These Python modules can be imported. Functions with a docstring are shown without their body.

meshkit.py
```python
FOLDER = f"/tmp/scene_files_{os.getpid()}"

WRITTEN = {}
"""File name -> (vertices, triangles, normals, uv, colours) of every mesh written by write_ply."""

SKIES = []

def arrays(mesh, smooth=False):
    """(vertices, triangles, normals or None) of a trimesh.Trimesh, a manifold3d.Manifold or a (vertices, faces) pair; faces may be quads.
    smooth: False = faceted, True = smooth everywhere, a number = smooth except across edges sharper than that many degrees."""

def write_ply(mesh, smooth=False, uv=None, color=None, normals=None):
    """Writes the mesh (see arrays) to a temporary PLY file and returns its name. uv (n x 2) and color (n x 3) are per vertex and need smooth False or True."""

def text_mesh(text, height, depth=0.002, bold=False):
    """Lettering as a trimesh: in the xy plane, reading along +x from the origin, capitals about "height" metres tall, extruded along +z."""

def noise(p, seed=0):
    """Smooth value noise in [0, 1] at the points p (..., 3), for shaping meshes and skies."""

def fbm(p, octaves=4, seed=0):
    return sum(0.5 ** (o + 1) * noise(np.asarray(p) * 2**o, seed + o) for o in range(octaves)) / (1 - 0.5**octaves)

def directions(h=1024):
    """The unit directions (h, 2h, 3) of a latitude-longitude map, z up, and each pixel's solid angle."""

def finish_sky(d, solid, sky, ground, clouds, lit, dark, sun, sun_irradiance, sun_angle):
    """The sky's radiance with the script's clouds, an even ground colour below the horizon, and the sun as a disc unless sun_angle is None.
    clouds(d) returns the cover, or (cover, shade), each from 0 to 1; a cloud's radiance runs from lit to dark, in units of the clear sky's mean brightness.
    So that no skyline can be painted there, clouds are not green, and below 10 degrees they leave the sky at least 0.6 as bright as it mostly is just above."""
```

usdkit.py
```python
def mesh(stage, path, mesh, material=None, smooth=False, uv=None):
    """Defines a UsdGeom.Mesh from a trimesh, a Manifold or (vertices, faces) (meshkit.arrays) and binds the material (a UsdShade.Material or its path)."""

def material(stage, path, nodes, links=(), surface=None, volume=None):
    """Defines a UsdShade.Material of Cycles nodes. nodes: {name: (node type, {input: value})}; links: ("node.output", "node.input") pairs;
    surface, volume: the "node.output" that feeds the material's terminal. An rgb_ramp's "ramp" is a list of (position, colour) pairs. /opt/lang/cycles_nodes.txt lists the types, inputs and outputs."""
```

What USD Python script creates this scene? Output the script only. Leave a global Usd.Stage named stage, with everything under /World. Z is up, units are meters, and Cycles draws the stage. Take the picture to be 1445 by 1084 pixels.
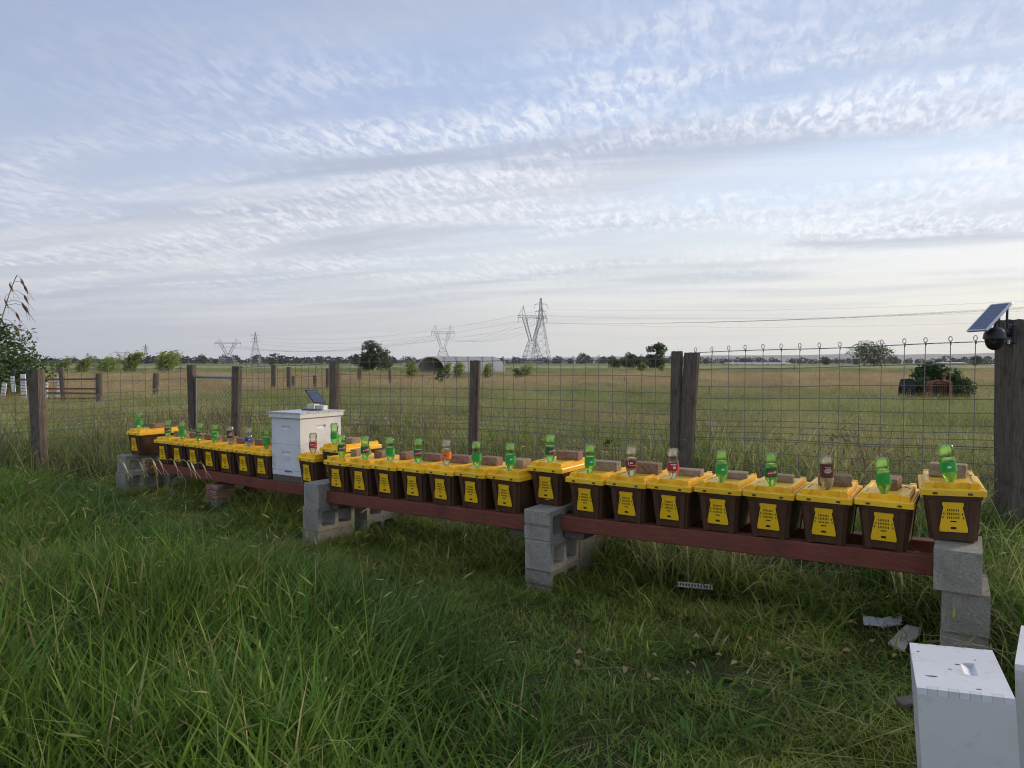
import math, random
import numpy as np
import trimesh
import usdkit, meshkit
from pxr import Usd, UsdGeom, UsdLux, UsdShade, Gf, Sdf, Vt
from shapely.geometry import Polygon, box as sbox
from shapely import affinity

random.seed(7)
RNG = np.random.default_rng(7)
stage = Usd.Stage.CreateInMemory()
UsdGeom.SetStageUpAxis(stage, UsdGeom.Tokens.z)
UsdGeom.SetStageMetersPerUnit(stage, 1.0)
UsdGeom.Xform.Define(stage, '/World')
UsdGeom.Scope.Define(stage, '/World/Looks')
PI = math.pi

# ------------------------------------------------------------------ camera, sky, sun, exposure
CAM_H, PITCH = 1.5, math.atan(30 / 1000)
cam = UsdGeom.Camera.Define(stage, '/World/camera')
cam.CreateHorizontalApertureAttr(36.0)
cam.CreateVerticalApertureAttr(27.0)
cam.CreateFocalLengthAttr(36.0 * 1000 / 1445)
cam.CreateClippingRangeAttr(Gf.Vec2f(0.05, 60000))
cam.CreateFStopAttr(0.0)
cam.CreateExposureAttr(1.12)
camx = UsdGeom.Xformable(cam)
camx.AddTranslateOp().Set(Gf.Vec3d(0, 0, CAM_H))
camx.AddRotateXOp().Set(90 - math.degrees(PITCH))

SUN_AZ, SUN_EL = math.radians(64), math.radians(16)       # azimuth from +y towards +x
sun_dir = (math.sin(SUN_AZ) * math.cos(SUN_EL), math.cos(SUN_AZ) * math.cos(SUN_EL), math.sin(SUN_EL))
SKY_STRENGTH = 0.1
dome = UsdLux.DomeLight.Define(stage, '/World/sky')
dome.GetPrim().SetCustomDataByKey('kind', 'structure')
sky_nodes = {
    'sky': ('sky_texture', {'sky_type': 'single_scattering', 'sun_disc': False, 'sun_elevation': SUN_EL, 'sun_rotation': SUN_AZ,
                            'air_density': 1.0, 'aerosol_density': 1.2, 'ozone_density': 1.5}),
    'tc': ('texture_coordinate', {}),
    'sep': ('separate_xyz', {}),
    'zc': ('math', {'math_type': 'maximum', 'value2': 0.0}),
    # the cloud sheet lies on a level plane; a second, gentler projection for the ripples
    'zp': ('math', {'math_type': 'add', 'value2': 0.03}), 'px': ('math', {'math_type': 'divide'}), 'py': ('math', {'math_type': 'divide'}), 'pl': ('combine_xyz', {}),
    'zq': ('math', {'math_type': 'add', 'value2': 0.22}), 'qx': ('math', {'math_type': 'divide'}), 'qy': ('math', {'math_type': 'divide'}), 'ql': ('combine_xyz', {}),
    # a long bank of rippled cloud crossing the sky, with soft uneven edges
    'warp': ('noise_texture', {'scale': 0.55, 'detail': 3.0, 'roughness': 0.5}),
    'w1': ('math', {'math_type': 'multiply_add', 'value2': 0.37}),
    'w2': ('math', {'math_type': 'multiply_add', 'value2': 2.2}),
    'lo': ('map_range', {'range_type': 'smoothstep', 'from_min': 2.3, 'from_max': 4.3}),
    'hi': ('map_range', {'range_type': 'smoothstep', 'from_min': 6.2, 'from_max': 10.0, 'to_min': 1.0, 'to_max': 0.3}),
    'band': ('math', {'math_type': 'multiply'}),
    'mb': ('mapping', {'mapping_type': 'texture', 'rotation': (0, 0, math.radians(-20)), 'scale': (2.0, 0.62, 1)}),
    'nb': ('noise_texture', {'scale': 1.0, 'detail': 5.0, 'roughness': 0.55, 'distortion': 0.6}),
    'rb': ('map_range', {'range_type': 'smoothstep', 'from_min': 0.36, 'from_max': 0.68, 'to_min': 0.0, 'to_max': 1.0}),
    'patch': ('math', {'math_type': 'multiply'}),
    'mr': ('mapping', {'mapping_type': 'texture', 'rotation': (0, 0, math.radians(68)), 'scale': (0.066, 0.032, 1)}),
    'nr': ('noise_texture', {'scale': 1.0, 'detail': 4.0, 'roughness': 0.62, 'distortion': 0.45}),
    'rr': ('map_range', {'range_type': 'smoothstep', 'from_min': 0.40, 'from_max': 0.62}),
    'mf': ('mapping', {'mapping_type': 'texture', 'rotation': (0, 0, math.radians(80)), 'scale': (0.036, 0.018, 1)}),
    'nf': ('noise_texture', {'scale': 1.0, 'detail': 3.0, 'roughness': 0.6}),
    'rf': ('map_range', {'range_type': 'smoothstep', 'from_min': 0.35, 'from_max': 0.68}),
    'rip': ('mix_float', {'fac': 0.30}),
    'rip2': ('map_range', {'from_min': 0.0, 'from_max': 1.0, 'to_min': 0.04, 'to_max': 1.0}),
    'white': ('math', {'math_type': 'multiply', 'use_clamp': True}),
    # thin streaks low down
    'ms': ('mapping', {'mapping_type': 'texture', 'location': (5.0, 2.0, 0), 'rotation': (0, 0, math.radians(-16)), 'scale': (6.5, 1.6, 1)}),
    'ns': ('noise_texture', {'scale': 1.0, 'detail': 6.0, 'roughness': 0.6, 'distortion': 0.8}),
    'rs': ('map_range', {'range_type': 'smoothstep', 'from_min': 0.48, 'from_max': 0.68, 'to_min': 0.0, 'to_max': 0.85}),
    'sm': ('rgb_ramp', {'ramp': [(0.0, (0, 0, 0)), (0.02, (.35, .35, .35)), (0.08, (.8, .8, .8)), (0.22, (.45, .45, .45)), (0.45, (.12, .12, .12)), (1, (.1, .1, .1))]}),
    'streak': ('math', {'math_type': 'multiply'}),
    # grey undersides
    'mg': ('mapping', {'mapping_type': 'texture', 'location': (3.1, 1.7, 0), 'rotation': (0, 0, math.radians(-24)), 'scale': (4.0, 1.3, 1)}),
    'ng': ('noise_texture', {'scale': 1.0, 'detail': 5.0, 'roughness': 0.52, 'distortion': 0.8}),
    'rg': ('map_range', {'range_type': 'smoothstep', 'from_min': 0.42, 'from_max': 0.66, 'to_min': 0.0, 'to_max': 0.9}),
    'gm': ('rgb_ramp', {'ramp': [(0.0, (.15, .15, .15)), (0.07, (.35, .35, .35)), (0.15, (.85, .85, .85)), (0.4, (.9, .9, .9)), (1, (.8, .8, .8))]}),
    'gmm': ('math', {'math_type': 'multiply'}),
    # brightness and warmth rise towards the sun's side
    'dot': ('vector_math', {'math_type': 'dot_product', 'vector2': (math.sin(SUN_AZ), math.cos(SUN_AZ), 0.0)}),
    'warm': ('map_range', {'range_type': 'smoothstep', 'from_min': -0.25, 'from_max': 0.85, 'to_min': 0.0, 'to_max': 1.0}),
    'gain': ('map_range', {'from_min': -1.0, 'from_max': 1.0, 'to_min': 0.80, 'to_max': 1.12}),
    'elevA': ('rgb_ramp', {'ramp': [(0.0, (3.3, 3.45, 3.75)), (0.08, (3.1, 3.3, 3.85)), (0.2, (2.65, 3.0, 3.8)), (0.33, (2.02, 2.42, 3.5)), (0.5, (1.85, 2.28, 3.4)), (1.0, (2.1, 2.45, 3.35))]}),
    'elevB': ('rgb_ramp', {'ramp': [(0.0, (4.2, 4.3, 3.95)), (0.05, (4.7, 4.45, 3.65)), (0.12, (4.0, 4.1, 3.9)), (0.22, (2.9, 3.45, 4.25)), (0.36, (2.0, 2.6, 3.85)), (0.5, (1.8, 2.35, 3.6)), (1.0, (2.1, 2.5, 3.4))]}),
    'el': ('mix_color', {'blend_type': 'mix'}),
    'm0': ('mix_color', {'blend_type': 'mix', 'fac': 0.92}),
    'mgr': ('mix_color', {'blend_type': 'mix', 'b': (2.15, 2.4, 3.0)}),
    'mst': ('mix_color', {'blend_type': 'mix', 'b': (4.6, 4.55, 4.5)}),
    'm2': ('mix_color', {'blend_type': 'mix', 'b': (4.7, 4.75, 5.0)}),
    'gv': ('vector_math', {'math_type': 'scale'}),
    'bg': ('background_shader', {'strength': SKY_STRENGTH}),
}
sky_links = [('tc.generated', 'sep.vector'), ('sep.z', 'zc.value1'), ('zc.value', 'zp.value1'), ('zc.value', 'zq.value1'),
             ('sep.x', 'px.value1'), ('zp.value', 'px.value2'), ('sep.y', 'py.value1'), ('zp.value', 'py.value2'), ('px.value', 'pl.x'), ('py.value', 'pl.y'),
             ('sep.x', 'qx.value1'), ('zq.value', 'qx.value2'), ('sep.y', 'qy.value1'), ('zq.value', 'qy.value2'), ('qx.value', 'ql.x'), ('qy.value', 'ql.y'),
             ('pl.vector', 'warp.vector'), ('px.value', 'w1.value1'), ('py.value', 'w1.value3'), ('warp.fac', 'w2.value1'), ('w1.value', 'w2.value3'),
             ('w2.value', 'lo.value'), ('w2.value', 'hi.value'), ('lo.result', 'band.value1'), ('hi.result', 'band.value2'),
             ('pl.vector', 'mb.vector'), ('mb.vector', 'nb.vector'), ('nb.fac', 'rb.value'), ('rb.result', 'patch.value1'), ('band.value', 'patch.value2'),
             ('ql.vector', 'mr.vector'), ('mr.vector', 'nr.vector'), ('nr.fac', 'rr.value'),
             ('ql.vector', 'mf.vector'), ('mf.vector', 'nf.vector'), ('nf.fac', 'rf.value'),
             ('rr.result', 'rip.a'), ('rf.result', 'rip.b'), ('rip.result', 'rip2.value'),
             ('patch.value', 'white.value1'), ('rip2.result', 'white.value2'),
             ('pl.vector', 'ms.vector'), ('ms.vector', 'ns.vector'), ('ns.fac', 'rs.value'), ('zc.value', 'sm.fac'), ('rs.result', 'streak.value1'), ('sm.color', 'streak.value2'),
             ('pl.vector', 'mg.vector'), ('mg.vector', 'ng.vector'), ('ng.fac', 'rg.value'),
             ('tc.generated', 'dot.vector1'), ('dot.value', 'warm.value'), ('dot.value', 'gain.value'),
             ('zc.value', 'elevA.fac'), ('zc.value', 'elevB.fac'), ('warm.result', 'el.fac'), ('elevA.color', 'el.a'), ('elevB.color', 'el.b'),
             ('sky.color', 'm0.a'), ('el.result', 'm0.b'), ('m0.result', 'mgr.a'), ('zc.value', 'gm.fac'), ('gm.color', 'gmm.value1'), ('rg.result', 'gmm.value2'), ('gmm.value', 'mgr.fac'),
             ('mgr.result', 'mst.a'), ('streak.value', 'mst.fac'), ('mst.result', 'm2.a'), ('white.value', 'm2.fac'),
             ('m2.result', 'gv.vector1'), ('gain.result', 'gv.scale'), ('gv.vector', 'bg.color')]
sky_mat = usdkit.material(stage, '/World/Looks/sky_material', sky_nodes, sky_links, surface='bg.background')
UsdShade.MaterialBindingAPI.Apply(dome.GetPrim()).Bind(sky_mat)

sun = UsdLux.DistantLight.Define(stage, '/World/sun')
sun.CreateNormalizeAttr(True)
sun.CreateIntensityAttr(0.40)
sun.CreateAngleAttr(14.0)
sun.CreateColorAttr(Gf.Vec3f(1.0, 0.80, 0.56))
rot = Gf.Rotation(Gf.Vec3d(0, 0, 1), Gf.Vec3d(*sun_dir))
UsdGeom.Xformable(sun).AddTransformOp().Set(Gf.Matrix4d().SetRotate(rot))

# ------------------------------------------------------------------ helpers
used = {}
def numbered(parent, name):
    k = used.get((parent, name), 0)
    used[(parent, name)] = k + 1
    return name if k == 0 else f'{name}_{k:03d}'

def path_of(p):
    return str(p.GetPath()) if hasattr(p, 'GetPath') else str(p)

def tag(prim, label=None, cat=None, group=None, kind=None):
    prim = prim.GetPrim() if hasattr(prim, 'GetPrim') else prim
    for k, v in (('label', label), ('category', cat), ('group', group), ('kind', kind)):
        if v:
            prim.SetCustomDataByKey(k, v)
    return prim

def pose(loc=(0, 0, 0), rz=0, rx=0, ry=0):
    """rotation about z (last), x and y (degrees), then translation; a 4 x 4 numpy matrix"""
    a = trimesh.transformations.euler_matrix(math.radians(rx), math.radians(ry), math.radians(rz), 'sxyz')
    a[:3, 3] = loc
    return a

def thing(name, label, cat, m=None, group=None):
    p = '/World/' + numbered('/World', name)
    x = UsdGeom.Xform.Define(stage, p)
    if m is not None:
        x.AddTransformOp().Set(Gf.Matrix4d(*[float(v) for v in np.asarray(m).T.ravel()]))
    return tag(x, label, cat, group)

def copy(src, label, m, group=None, cat=None):
    p = '/World/' + numbered('/World', src.GetName().rstrip('0123456789_') if src.GetName()[-3:].isdigit() else src.GetName())
    x = UsdGeom.Xform.Define(stage, p)
    x.GetPrim().GetReferences().AddInternalReference(src.GetPath())
    x.GetPrim().SetInstanceable(True)
    x.ClearXformOpOrder()
    op = x.GetPrim().GetAttribute('xformOp:transform')
    x.AddTransformOp().Set(Gf.Matrix4d(*[float(v) for v in np.asarray(m).T.ravel()]))
    d = src.GetCustomData()
    return tag(x, label, cat or d['category'], group or d.get('group'))

def obj(name, mesh, mat, parent='/World', smooth=False):
    pp = path_of(parent)
    p = pp + '/' + numbered(pp, name)
    if isinstance(mesh, MB):
        mesh = mesh.mesh()
    return usdkit.mesh(stage, p, mesh, mat, smooth=smooth).GetPrim()

def tone(prim, values):
    UsdGeom.PrimvarsAPI(prim).CreatePrimvar('tone', Sdf.ValueTypeNames.FloatArray, 'vertex').Set(Vt.FloatArray.FromNumpy(np.asarray(values, np.float32)))

def chamfer_box(s, b):
    """box of size s (x, y, z) centred at the origin with edges cut by b"""
    x, y, z = (v / 2 for v in s)
    b = min(b, x * .9, y * .9, z * .9)
    pts = []
    for sx in (-1, 1):
        for sy in (-1, 1):
            for sz in (-1, 1):
                pts += [(sx * (x - b), sy * (y - b), sz * z), (sx * (x - b), sy * y, sz * (z - b)), (sx * x, sy * (y - b), sz * (z - b))]
    return trimesh.convex.convex_hull(np.array(pts))

def tube_mesh(pts, radii, n=8, cap=True):
    pts = np.asarray(pts, float)
    radii = np.broadcast_to(radii, len(pts)).astype(float)
    t = np.gradient(pts, axis=0)
    t /= np.maximum(np.linalg.norm(t, axis=1, keepdims=True), 1e-9)
    ref = np.array([0, 0, 1.0]) if abs(t[0][2]) < .9 else np.array([1.0, 0, 0])
    u = np.cross(t, ref)
    u /= np.maximum(np.linalg.norm(u, axis=1, keepdims=True), 1e-9)
    w = np.cross(t, u)
    a = np.arange(n) / n * 2 * PI
    v = (pts[:, None] + radii[:, None, None] * (np.cos(a)[None, :, None] * u[:, None] + np.sin(a)[None, :, None] * w[:, None])).reshape(-1, 3)
    f = []
    for i in range(len(pts) - 1):
        for j in range(n):
            p, q = i * n + j, i * n + (j + 1) % n
            f += [(p, p + n, q + n), (p, q + n, q)]
    if cap:
        v = np.vstack([v, pts[0], pts[-1]])
        for j in range(n):
            f.append((len(v) - 2, j, (j + 1) % n))
            e = (len(pts) - 1) * n
            f.append((len(v) - 1, e + (j + 1) % n, e + j))
    return trimesh.Trimesh(v, f, process=False)

def lathe(profile, n=24):
    r, z = np.array(profile, float).T
    a = np.arange(n) / n * 2 * PI
    v = np.stack([r[:, None] * np.cos(a), r[:, None] * np.sin(a), np.broadcast_to(z[:, None], (len(r), n))], -1).reshape(-1, 3)
    f = []
    for i in range(len(r) - 1):
        for j in range(n):
            p, q = i * n + j, i * n + (j + 1) % n
            f += [(p, q, q + n), (p, q + n, p + n)]
    return trimesh.Trimesh(v, f, process=False)

class MB:
    def __init__(self):
        self.l = []
    def add(self, m, M=None):
        m = m.copy()
        if M is not None:
            m.apply_transform(M)
        self.l.append(m)
        return self
    def box(self, c, s, b=0.0, M=None):
        m = chamfer_box(s, b) if b else trimesh.creation.box(s)
        m.apply_translation(c)
        return self.add(m, M)
    def bar(self, a, b, w, h=None):
        a, b = np.asarray(a, float), np.asarray(b, float)
        L = np.linalg.norm(b - a)
        m = trimesh.creation.box((w, h or w, L))
        m.apply_transform(trimesh.geometry.align_vectors([0, 0, 1], (b - a) / L))
        m.apply_translation((a + b) / 2)
        return self.add(m)
    def tube(self, pts, r, n=6):
        return self.add(tube_mesh(pts, r, n))
    def mesh(self):
        return trimesh.util.concatenate(self.l)

def extrude(poly, h):
    polys = getattr(poly, 'geoms', [poly])
    return trimesh.util.concatenate([trimesh.creation.extrude_polygon(g, h, engine='earcut') for g in polys])

def at(px, py, y):
    """the point of the place at distance y (metres north) seen at the photograph's pixel (px, py)"""
    u, v = (px - 722.5) / 1000, (542 - py) / 1000
    d = np.array([u, math.cos(PITCH) + v * math.sin(PITCH), -math.sin(PITCH) + v * math.cos(PITCH)])
    return np.array([0, 0, CAM_H]) + d * (y / d[1])

GS = np.array([(2, 3.5, .04), (1.4, 2.2, .03), (.2, 4.8, -.02), (-1.7, 6, -.05), (-4.2, 7.6, .06), (-2.9, 6.8, .03), (3.4, 5, .16), (1.6, 6.4, .06),
               (-.5, 7.8, 0), (0, 2.5, 0), (-2, 3.5, 0), (4.5, 5.5, .18), (3, 2.5, .08), (-4, 9.5, .03), (-6, 9, .02), (3.2, 8, .08)], float)
def ground(x, y):
    x, y = np.asarray(x, float), np.asarray(y, float)
    w = np.exp(-((x[..., None] - GS[:, 0]) ** 2 + (y[..., None] - GS[:, 1]) ** 2) / (2 * 1.1 ** 2))
    z = (w * GS[:, 2]).sum(-1) / (w.sum(-1) + .08)
    p = np.stack([x, y, 0 * x], -1)
    near = np.exp(-(x ** 2 + y ** 2) / 60 ** 2)
    return z + (meshkit.fbm(p * 1.3, 3, 3) - .5) * .05 * near + (meshkit.noise(p * .05, 5) - .5) * .10 * np.clip((y - 12) / 25, 0, 1)

# ------------------------------------------------------------------ materials
LK = '/World/Looks/'
def mat(name, c1, c2, scale=8.0, rough=0.7, bump=0.3, bscale=None, stretch=(1, 1, 1), lo=.35, hi=.65, metallic=0.0, spec=0.4, dist=0.003, detail=5.0, dirt=None, rnd=0.0, speck=None):
    nodes = {'tc': ('texture_coordinate', {}), 'mp': ('mapping', {'scale': stretch}),
             'n': ('noise_texture', {'scale': scale, 'detail': detail, 'roughness': .6}),
             'r': ('map_range', {'from_min': lo, 'from_max': hi, 'clamp': True}),
             'mx': ('mix_color', {'a': c1, 'b': c2}),
             'n2': ('noise_texture', {'scale': bscale or scale * 6, 'detail': 4.0, 'roughness': .65}),
             'b': ('bump', {'strength': bump, 'distance': dist}),
             'rm': ('map_range', {'from_min': .3, 'from_max': .7, 'to_min': max(rough - .12, .05), 'to_max': min(rough + .12, 1)}),
             'p': ('principled_bsdf', {'metallic': metallic, 'specular_ior_level': spec})}
    links = [('tc.object', 'mp.vector'), ('mp.vector', 'n.vector'), ('mp.vector', 'n2.vector'), ('n.fac', 'r.value'), ('r.result', 'mx.fac'),
             ('n2.fac', 'b.height'), ('b.normal', 'p.normal'), ('n2.fac', 'rm.value'), ('rm.result', 'p.roughness')]
    last = 'mx.result'
    if dirt:
        col, amount, dscale = dirt
        nodes |= {'nd': ('noise_texture', {'scale': dscale, 'detail': 8.0, 'roughness': .7}),
                  'rd': ('map_range', {'range_type': 'smoothstep', 'from_min': .52, 'from_max': .75, 'to_min': 0.0, 'to_max': amount}),
                  'md': ('mix_color', {'b': col})}
        links += [('tc.object', 'nd.vector'), ('nd.fac', 'rd.value'), ('rd.result', 'md.fac'), (last, 'md.a')]
        last = 'md.result'
    if speck:
        col, amount, sscale = speck
        nodes |= {'vs': ('voronoi_texture', {'scale': sscale}), 'ns_': ('noise_texture', {'scale': sscale * .35, 'detail': 3.0}), 'sa': ('math', {'math_type': 'subtract'}),
                  'rs_': ('map_range', {'range_type': 'smoothstep', 'from_min': -.30, 'from_max': -.12, 'to_min': amount, 'to_max': 0.0}), 'msp': ('mix_color', {'b': col})}
        links += [('tc.object', 'vs.vector'), ('tc.object', 'ns_.vector'), ('vs.distance', 'sa.value1'), ('ns_.fac', 'sa.value2'), ('sa.value', 'rs_.value'), ('rs_.result', 'msp.fac'), (last, 'msp.a')]
        last = 'msp.result'
    if rnd:
        nodes |= {'oi': ('object_info', {}), 'ro': ('map_range', {'from_min': 0, 'from_max': 1, 'to_min': 1 - rnd, 'to_max': 1 + rnd}), 'hs': ('hsv', {})}
        links += [('oi.random', 'ro.value'), ('ro.result', 'hs.value'), (last, 'hs.color')]
        last = 'hs.color'
    links.append((last, 'p.base_color'))
    return usdkit.material(stage, LK + name, nodes, links, surface='p.BSDF')

M = {}
M['hive_brown'] = mat('hive_brown', (.072, .033, .016), (.092, .044, .022), 14, .48, .12, 160, dirt=((.12, .09, .06), .35, 9), spec=.4, rnd=.12)
M['lid_yellow'] = mat('lid_yellow', (.94, .51, .008), (.96, .60, .030), 6, .42, .08, 120, dirt=((.36, .25, .10), .75, 8), spec=.45, rnd=.10)
M['plate_yellow'] = mat('plate_yellow', (.88, .50, .005), (.92, .56, .010), 10, .45, .05, 100, dirt=((.3, .2, .06), .4, 26), spec=.5)
M['dark_slot'] = mat('dark_slot', (.02, .012, .009), (.03, .02, .014), 20, .7, .1)
M['clip_brown'] = mat('clip_brown', (.10, .045, .03), (.13, .06, .04), 20, .5, .1)
M['concrete'] = mat('concrete', (.28, .262, .215), (.42, .395, .335), 11, .95, 1.0, 120, lo=.3, hi=.7, dist=.006, dirt=((.14, .135, .11), .7, 5), spec=.2, detail=8, rnd=.1, speck=((.09, .085, .07), .55, 170))
M['red_wood'] = mat('red_wood', (.15, .042, .026), (.235, .078, .05), 9, .72, .5, 30, stretch=(1.1, 12, 12), dirt=((.085, .04, .03), .85, 5), spec=.25, lo=.30, hi=.70, detail=8)
M['post_wood'] = mat('post_wood', (.090, .072, .055), (.215, .18, .145), 9, .95, 1.0, 22, stretch=(9, 9, .8), lo=.3, hi=.7, dist=.012, dirt=((.03, .025, .022), .8, 6), spec=.15, detail=8)
M['block_wood'] = mat('block_wood', (.29, .205, .13), (.42, .32, .22), 14, .9, .8, 50, stretch=(1, 3, 3), dirt=((.09, .065, .05), .8, 18), spec=.15)
M['brick_red'] = mat('brick_red', (.25, .125, .088), (.38, .235, .175), 22, .95, .9, 140, dirt=((.11, .075, .06), .7, 20), spec=.15, dist=.004)
M['brick_tan'] = mat('brick_tan', (.24, .15, .095), (.34, .24, .16), 22, .95, .9, 120, dirt=((.10, .075, .055), .7, 20), spec=.15, dist=.004)
M['white_paint'] = mat('white_paint', (.70, .70, .69), (.78, .78, .77), 5, .6, .35, 60, dirt=((.42, .38, .32), .75, 7), spec=.35, detail=7)
M['white_box'] = mat('white_box', (.66, .66, .65), (.74, .74, .73), 3, .55, .25, 40, dirt=((.40, .34, .28), .8, 9), spec=.4, detail=7)
M['dusty_paint'] = mat('dusty_paint', (.60, .585, .545), (.68, .665, .63), 3, .65, .3, 40, dirt=((.30, .25, .19), .8, 6), spec=.3, detail=7)  # white_box paint toned down: side boards' shade put into the colour, plus brown stains
M['joint_dark'] = mat('joint_dark', (.16, .13, .11), (.25, .21, .18), 40, .9, .2)
M['grey_wood'] = mat('grey_wood', (.10, .08, .065), (.17, .14, .115), 12, .9, .6, 40, stretch=(2, 2, 8))
M['wire'] = mat('wire', (.13, .135, .14), (.21, .21, .205), 30, .55, .2, metallic=.55, dirt=((.12, .07, .04), .6, 12))
M['pipe'] = mat('pipe', (.28, .29, .30), (.36, .36, .37), 20, .45, .2, metallic=.6)
M['black_plastic'] = mat('black_plastic', (.012, .012, .013), (.02, .02, .021), 20, .42, .08, spec=.5)
M['dark_glass'] = mat('dark_glass', (.006, .006, .008), (.008, .008, .01), 20, .12, .0, spec=.6)
M['alu'] = mat('alu', (.55, .56, .58), (.62, .63, .64), 20, .35, .05, metallic=.8)
M['white_plastic'] = mat('white_plastic', (.66, .65, .58), (.72, .70, .64), 20, .45, .05)
M['rust'] = mat('rust', (.16, .065, .035), (.30, .14, .08), 7, .9, .6, 40, dirt=((.06, .03, .022), .8, 8))
M['tyre'] = mat('tyre', (.012, .012, .014), (.022, .022, .024), 9, .8, .4)
M['galv_roof'] = mat('galv_roof', (.52, .50, .45), (.62, .60, .54), .4, .6, .2, 2, dirt=((.30, .26, .22), .6, .5), spec=.4)
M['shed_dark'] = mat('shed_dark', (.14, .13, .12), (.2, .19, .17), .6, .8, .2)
M['shed_white'] = mat('shed_white', (.6, .6, .6), (.7, .7, .69), .05, .7, .1)
M['tower_steel'] = mat('tower_steel', (.30, .30, .30), (.36, .36, .36), .05, .7, .0, metallic=.0)
M['conductor'] = mat('conductor', (.34, .34, .35), (.38, .38, .38), .05, .7, .0)
M['dead_leaf'] = mat('dead_leaf', (.26, .155, .07), (.38, .25, .13), 20, .8, .3, rnd=.25)
M['bark'] = mat('bark', (.06, .048, .036), (.11, .09, .07), 5, .95, .8, 20, stretch=(1, 1, .3))
M['hill'] = mat('hill', (.06, .07, .06), (.09, .09, .07), .003, 1.0, .0)
M['yellow_cord'] = mat('yellow_cord', (.45, .27, .03), (.5, .32, .05), 20, .6, .1)
M['paper_white'] = mat('paper_white', (.74, .73, .70), (.82, .81, .78), 12, .8, .3, dirt=((.32, .25, .18), .8, 14))
M['particle_board'] = mat('particle_board', (.48, .43, .35), (.60, .54, .45), 30, .9, .5, dirt=((.16, .12, .09), .8, 16))

def pv_cells():
    nodes = {'tc': ('texture_coordinate', {}), 'br': ('brick_texture', {'offset': 0.0, 'scale': 1.0, 'mortar_size': .0013, 'brick_width': .024, 'row_height': .034,
             'color1': (.010, .016, .040), 'color2': (.013, .020, .050), 'mortar': (.16, .19, .26)}),
             'p': ('principled_bsdf', {'roughness': .16, 'specular_ior_level': .6})}
    return usdkit.material(stage, LK + 'pv_cells', nodes, [('tc.object', 'br.vector'), ('br.color', 'p.base_color')], surface='p.BSDF')
M['pv'] = pv_cells()

def pane(name, tint, gloss=.05, amount=.10):
    nodes = {'t': ('transparent_bsdf', {'color': tint}), 'g': ('glossy_bsdf', {'color': (1, 1, 1), 'roughness': gloss}), 'f': ('fresnel', {'IOR': 1.5}),
             'fm': ('math', {'math_type': 'multiply', 'value2': .9}), 'm': ('mix_closure', {})}
    return usdkit.material(stage, LK + name, nodes, [('f.fac', 'fm.value1'), ('fm.value', 'm.fac'), ('t.BSDF', 'm.closure1'), ('g.BSDF', 'm.closure2')], surface='m.closure')
M['pet_green'] = pane('pet_green', (.80, .97, .68))
M['pet_clear'] = pane('pet_clear', (.96, .95, .86))
def foot(name, tint, tr):
    nodes = {'t': ('transparent_bsdf', {'color': tint}), 'd': ('translucent_bsdf', {'color': tr}), 'm1': ('mix_closure', {'fac': .34}), 'g': ('glossy_bsdf', {'color': (1, 1, 1), 'roughness': .06}), 'f': ('fresnel', {'IOR': 1.5}), 'm': ('mix_closure', {})}
    return usdkit.material(stage, LK + name, nodes, [('t.BSDF', 'm1.closure1'), ('d.BSDF', 'm1.closure2'), ('f.fac', 'm.fac'), ('m1.closure', 'm.closure1'), ('g.BSDF', 'm.closure2')], surface='m.closure')
M['pet_foot_green'] = foot('pet_foot_green', (.74, .97, .56), (.60, .92, .36))
M['pet_foot_clear'] = foot('pet_foot_clear', (.93, .92, .82), (.80, .78, .66))
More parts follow.
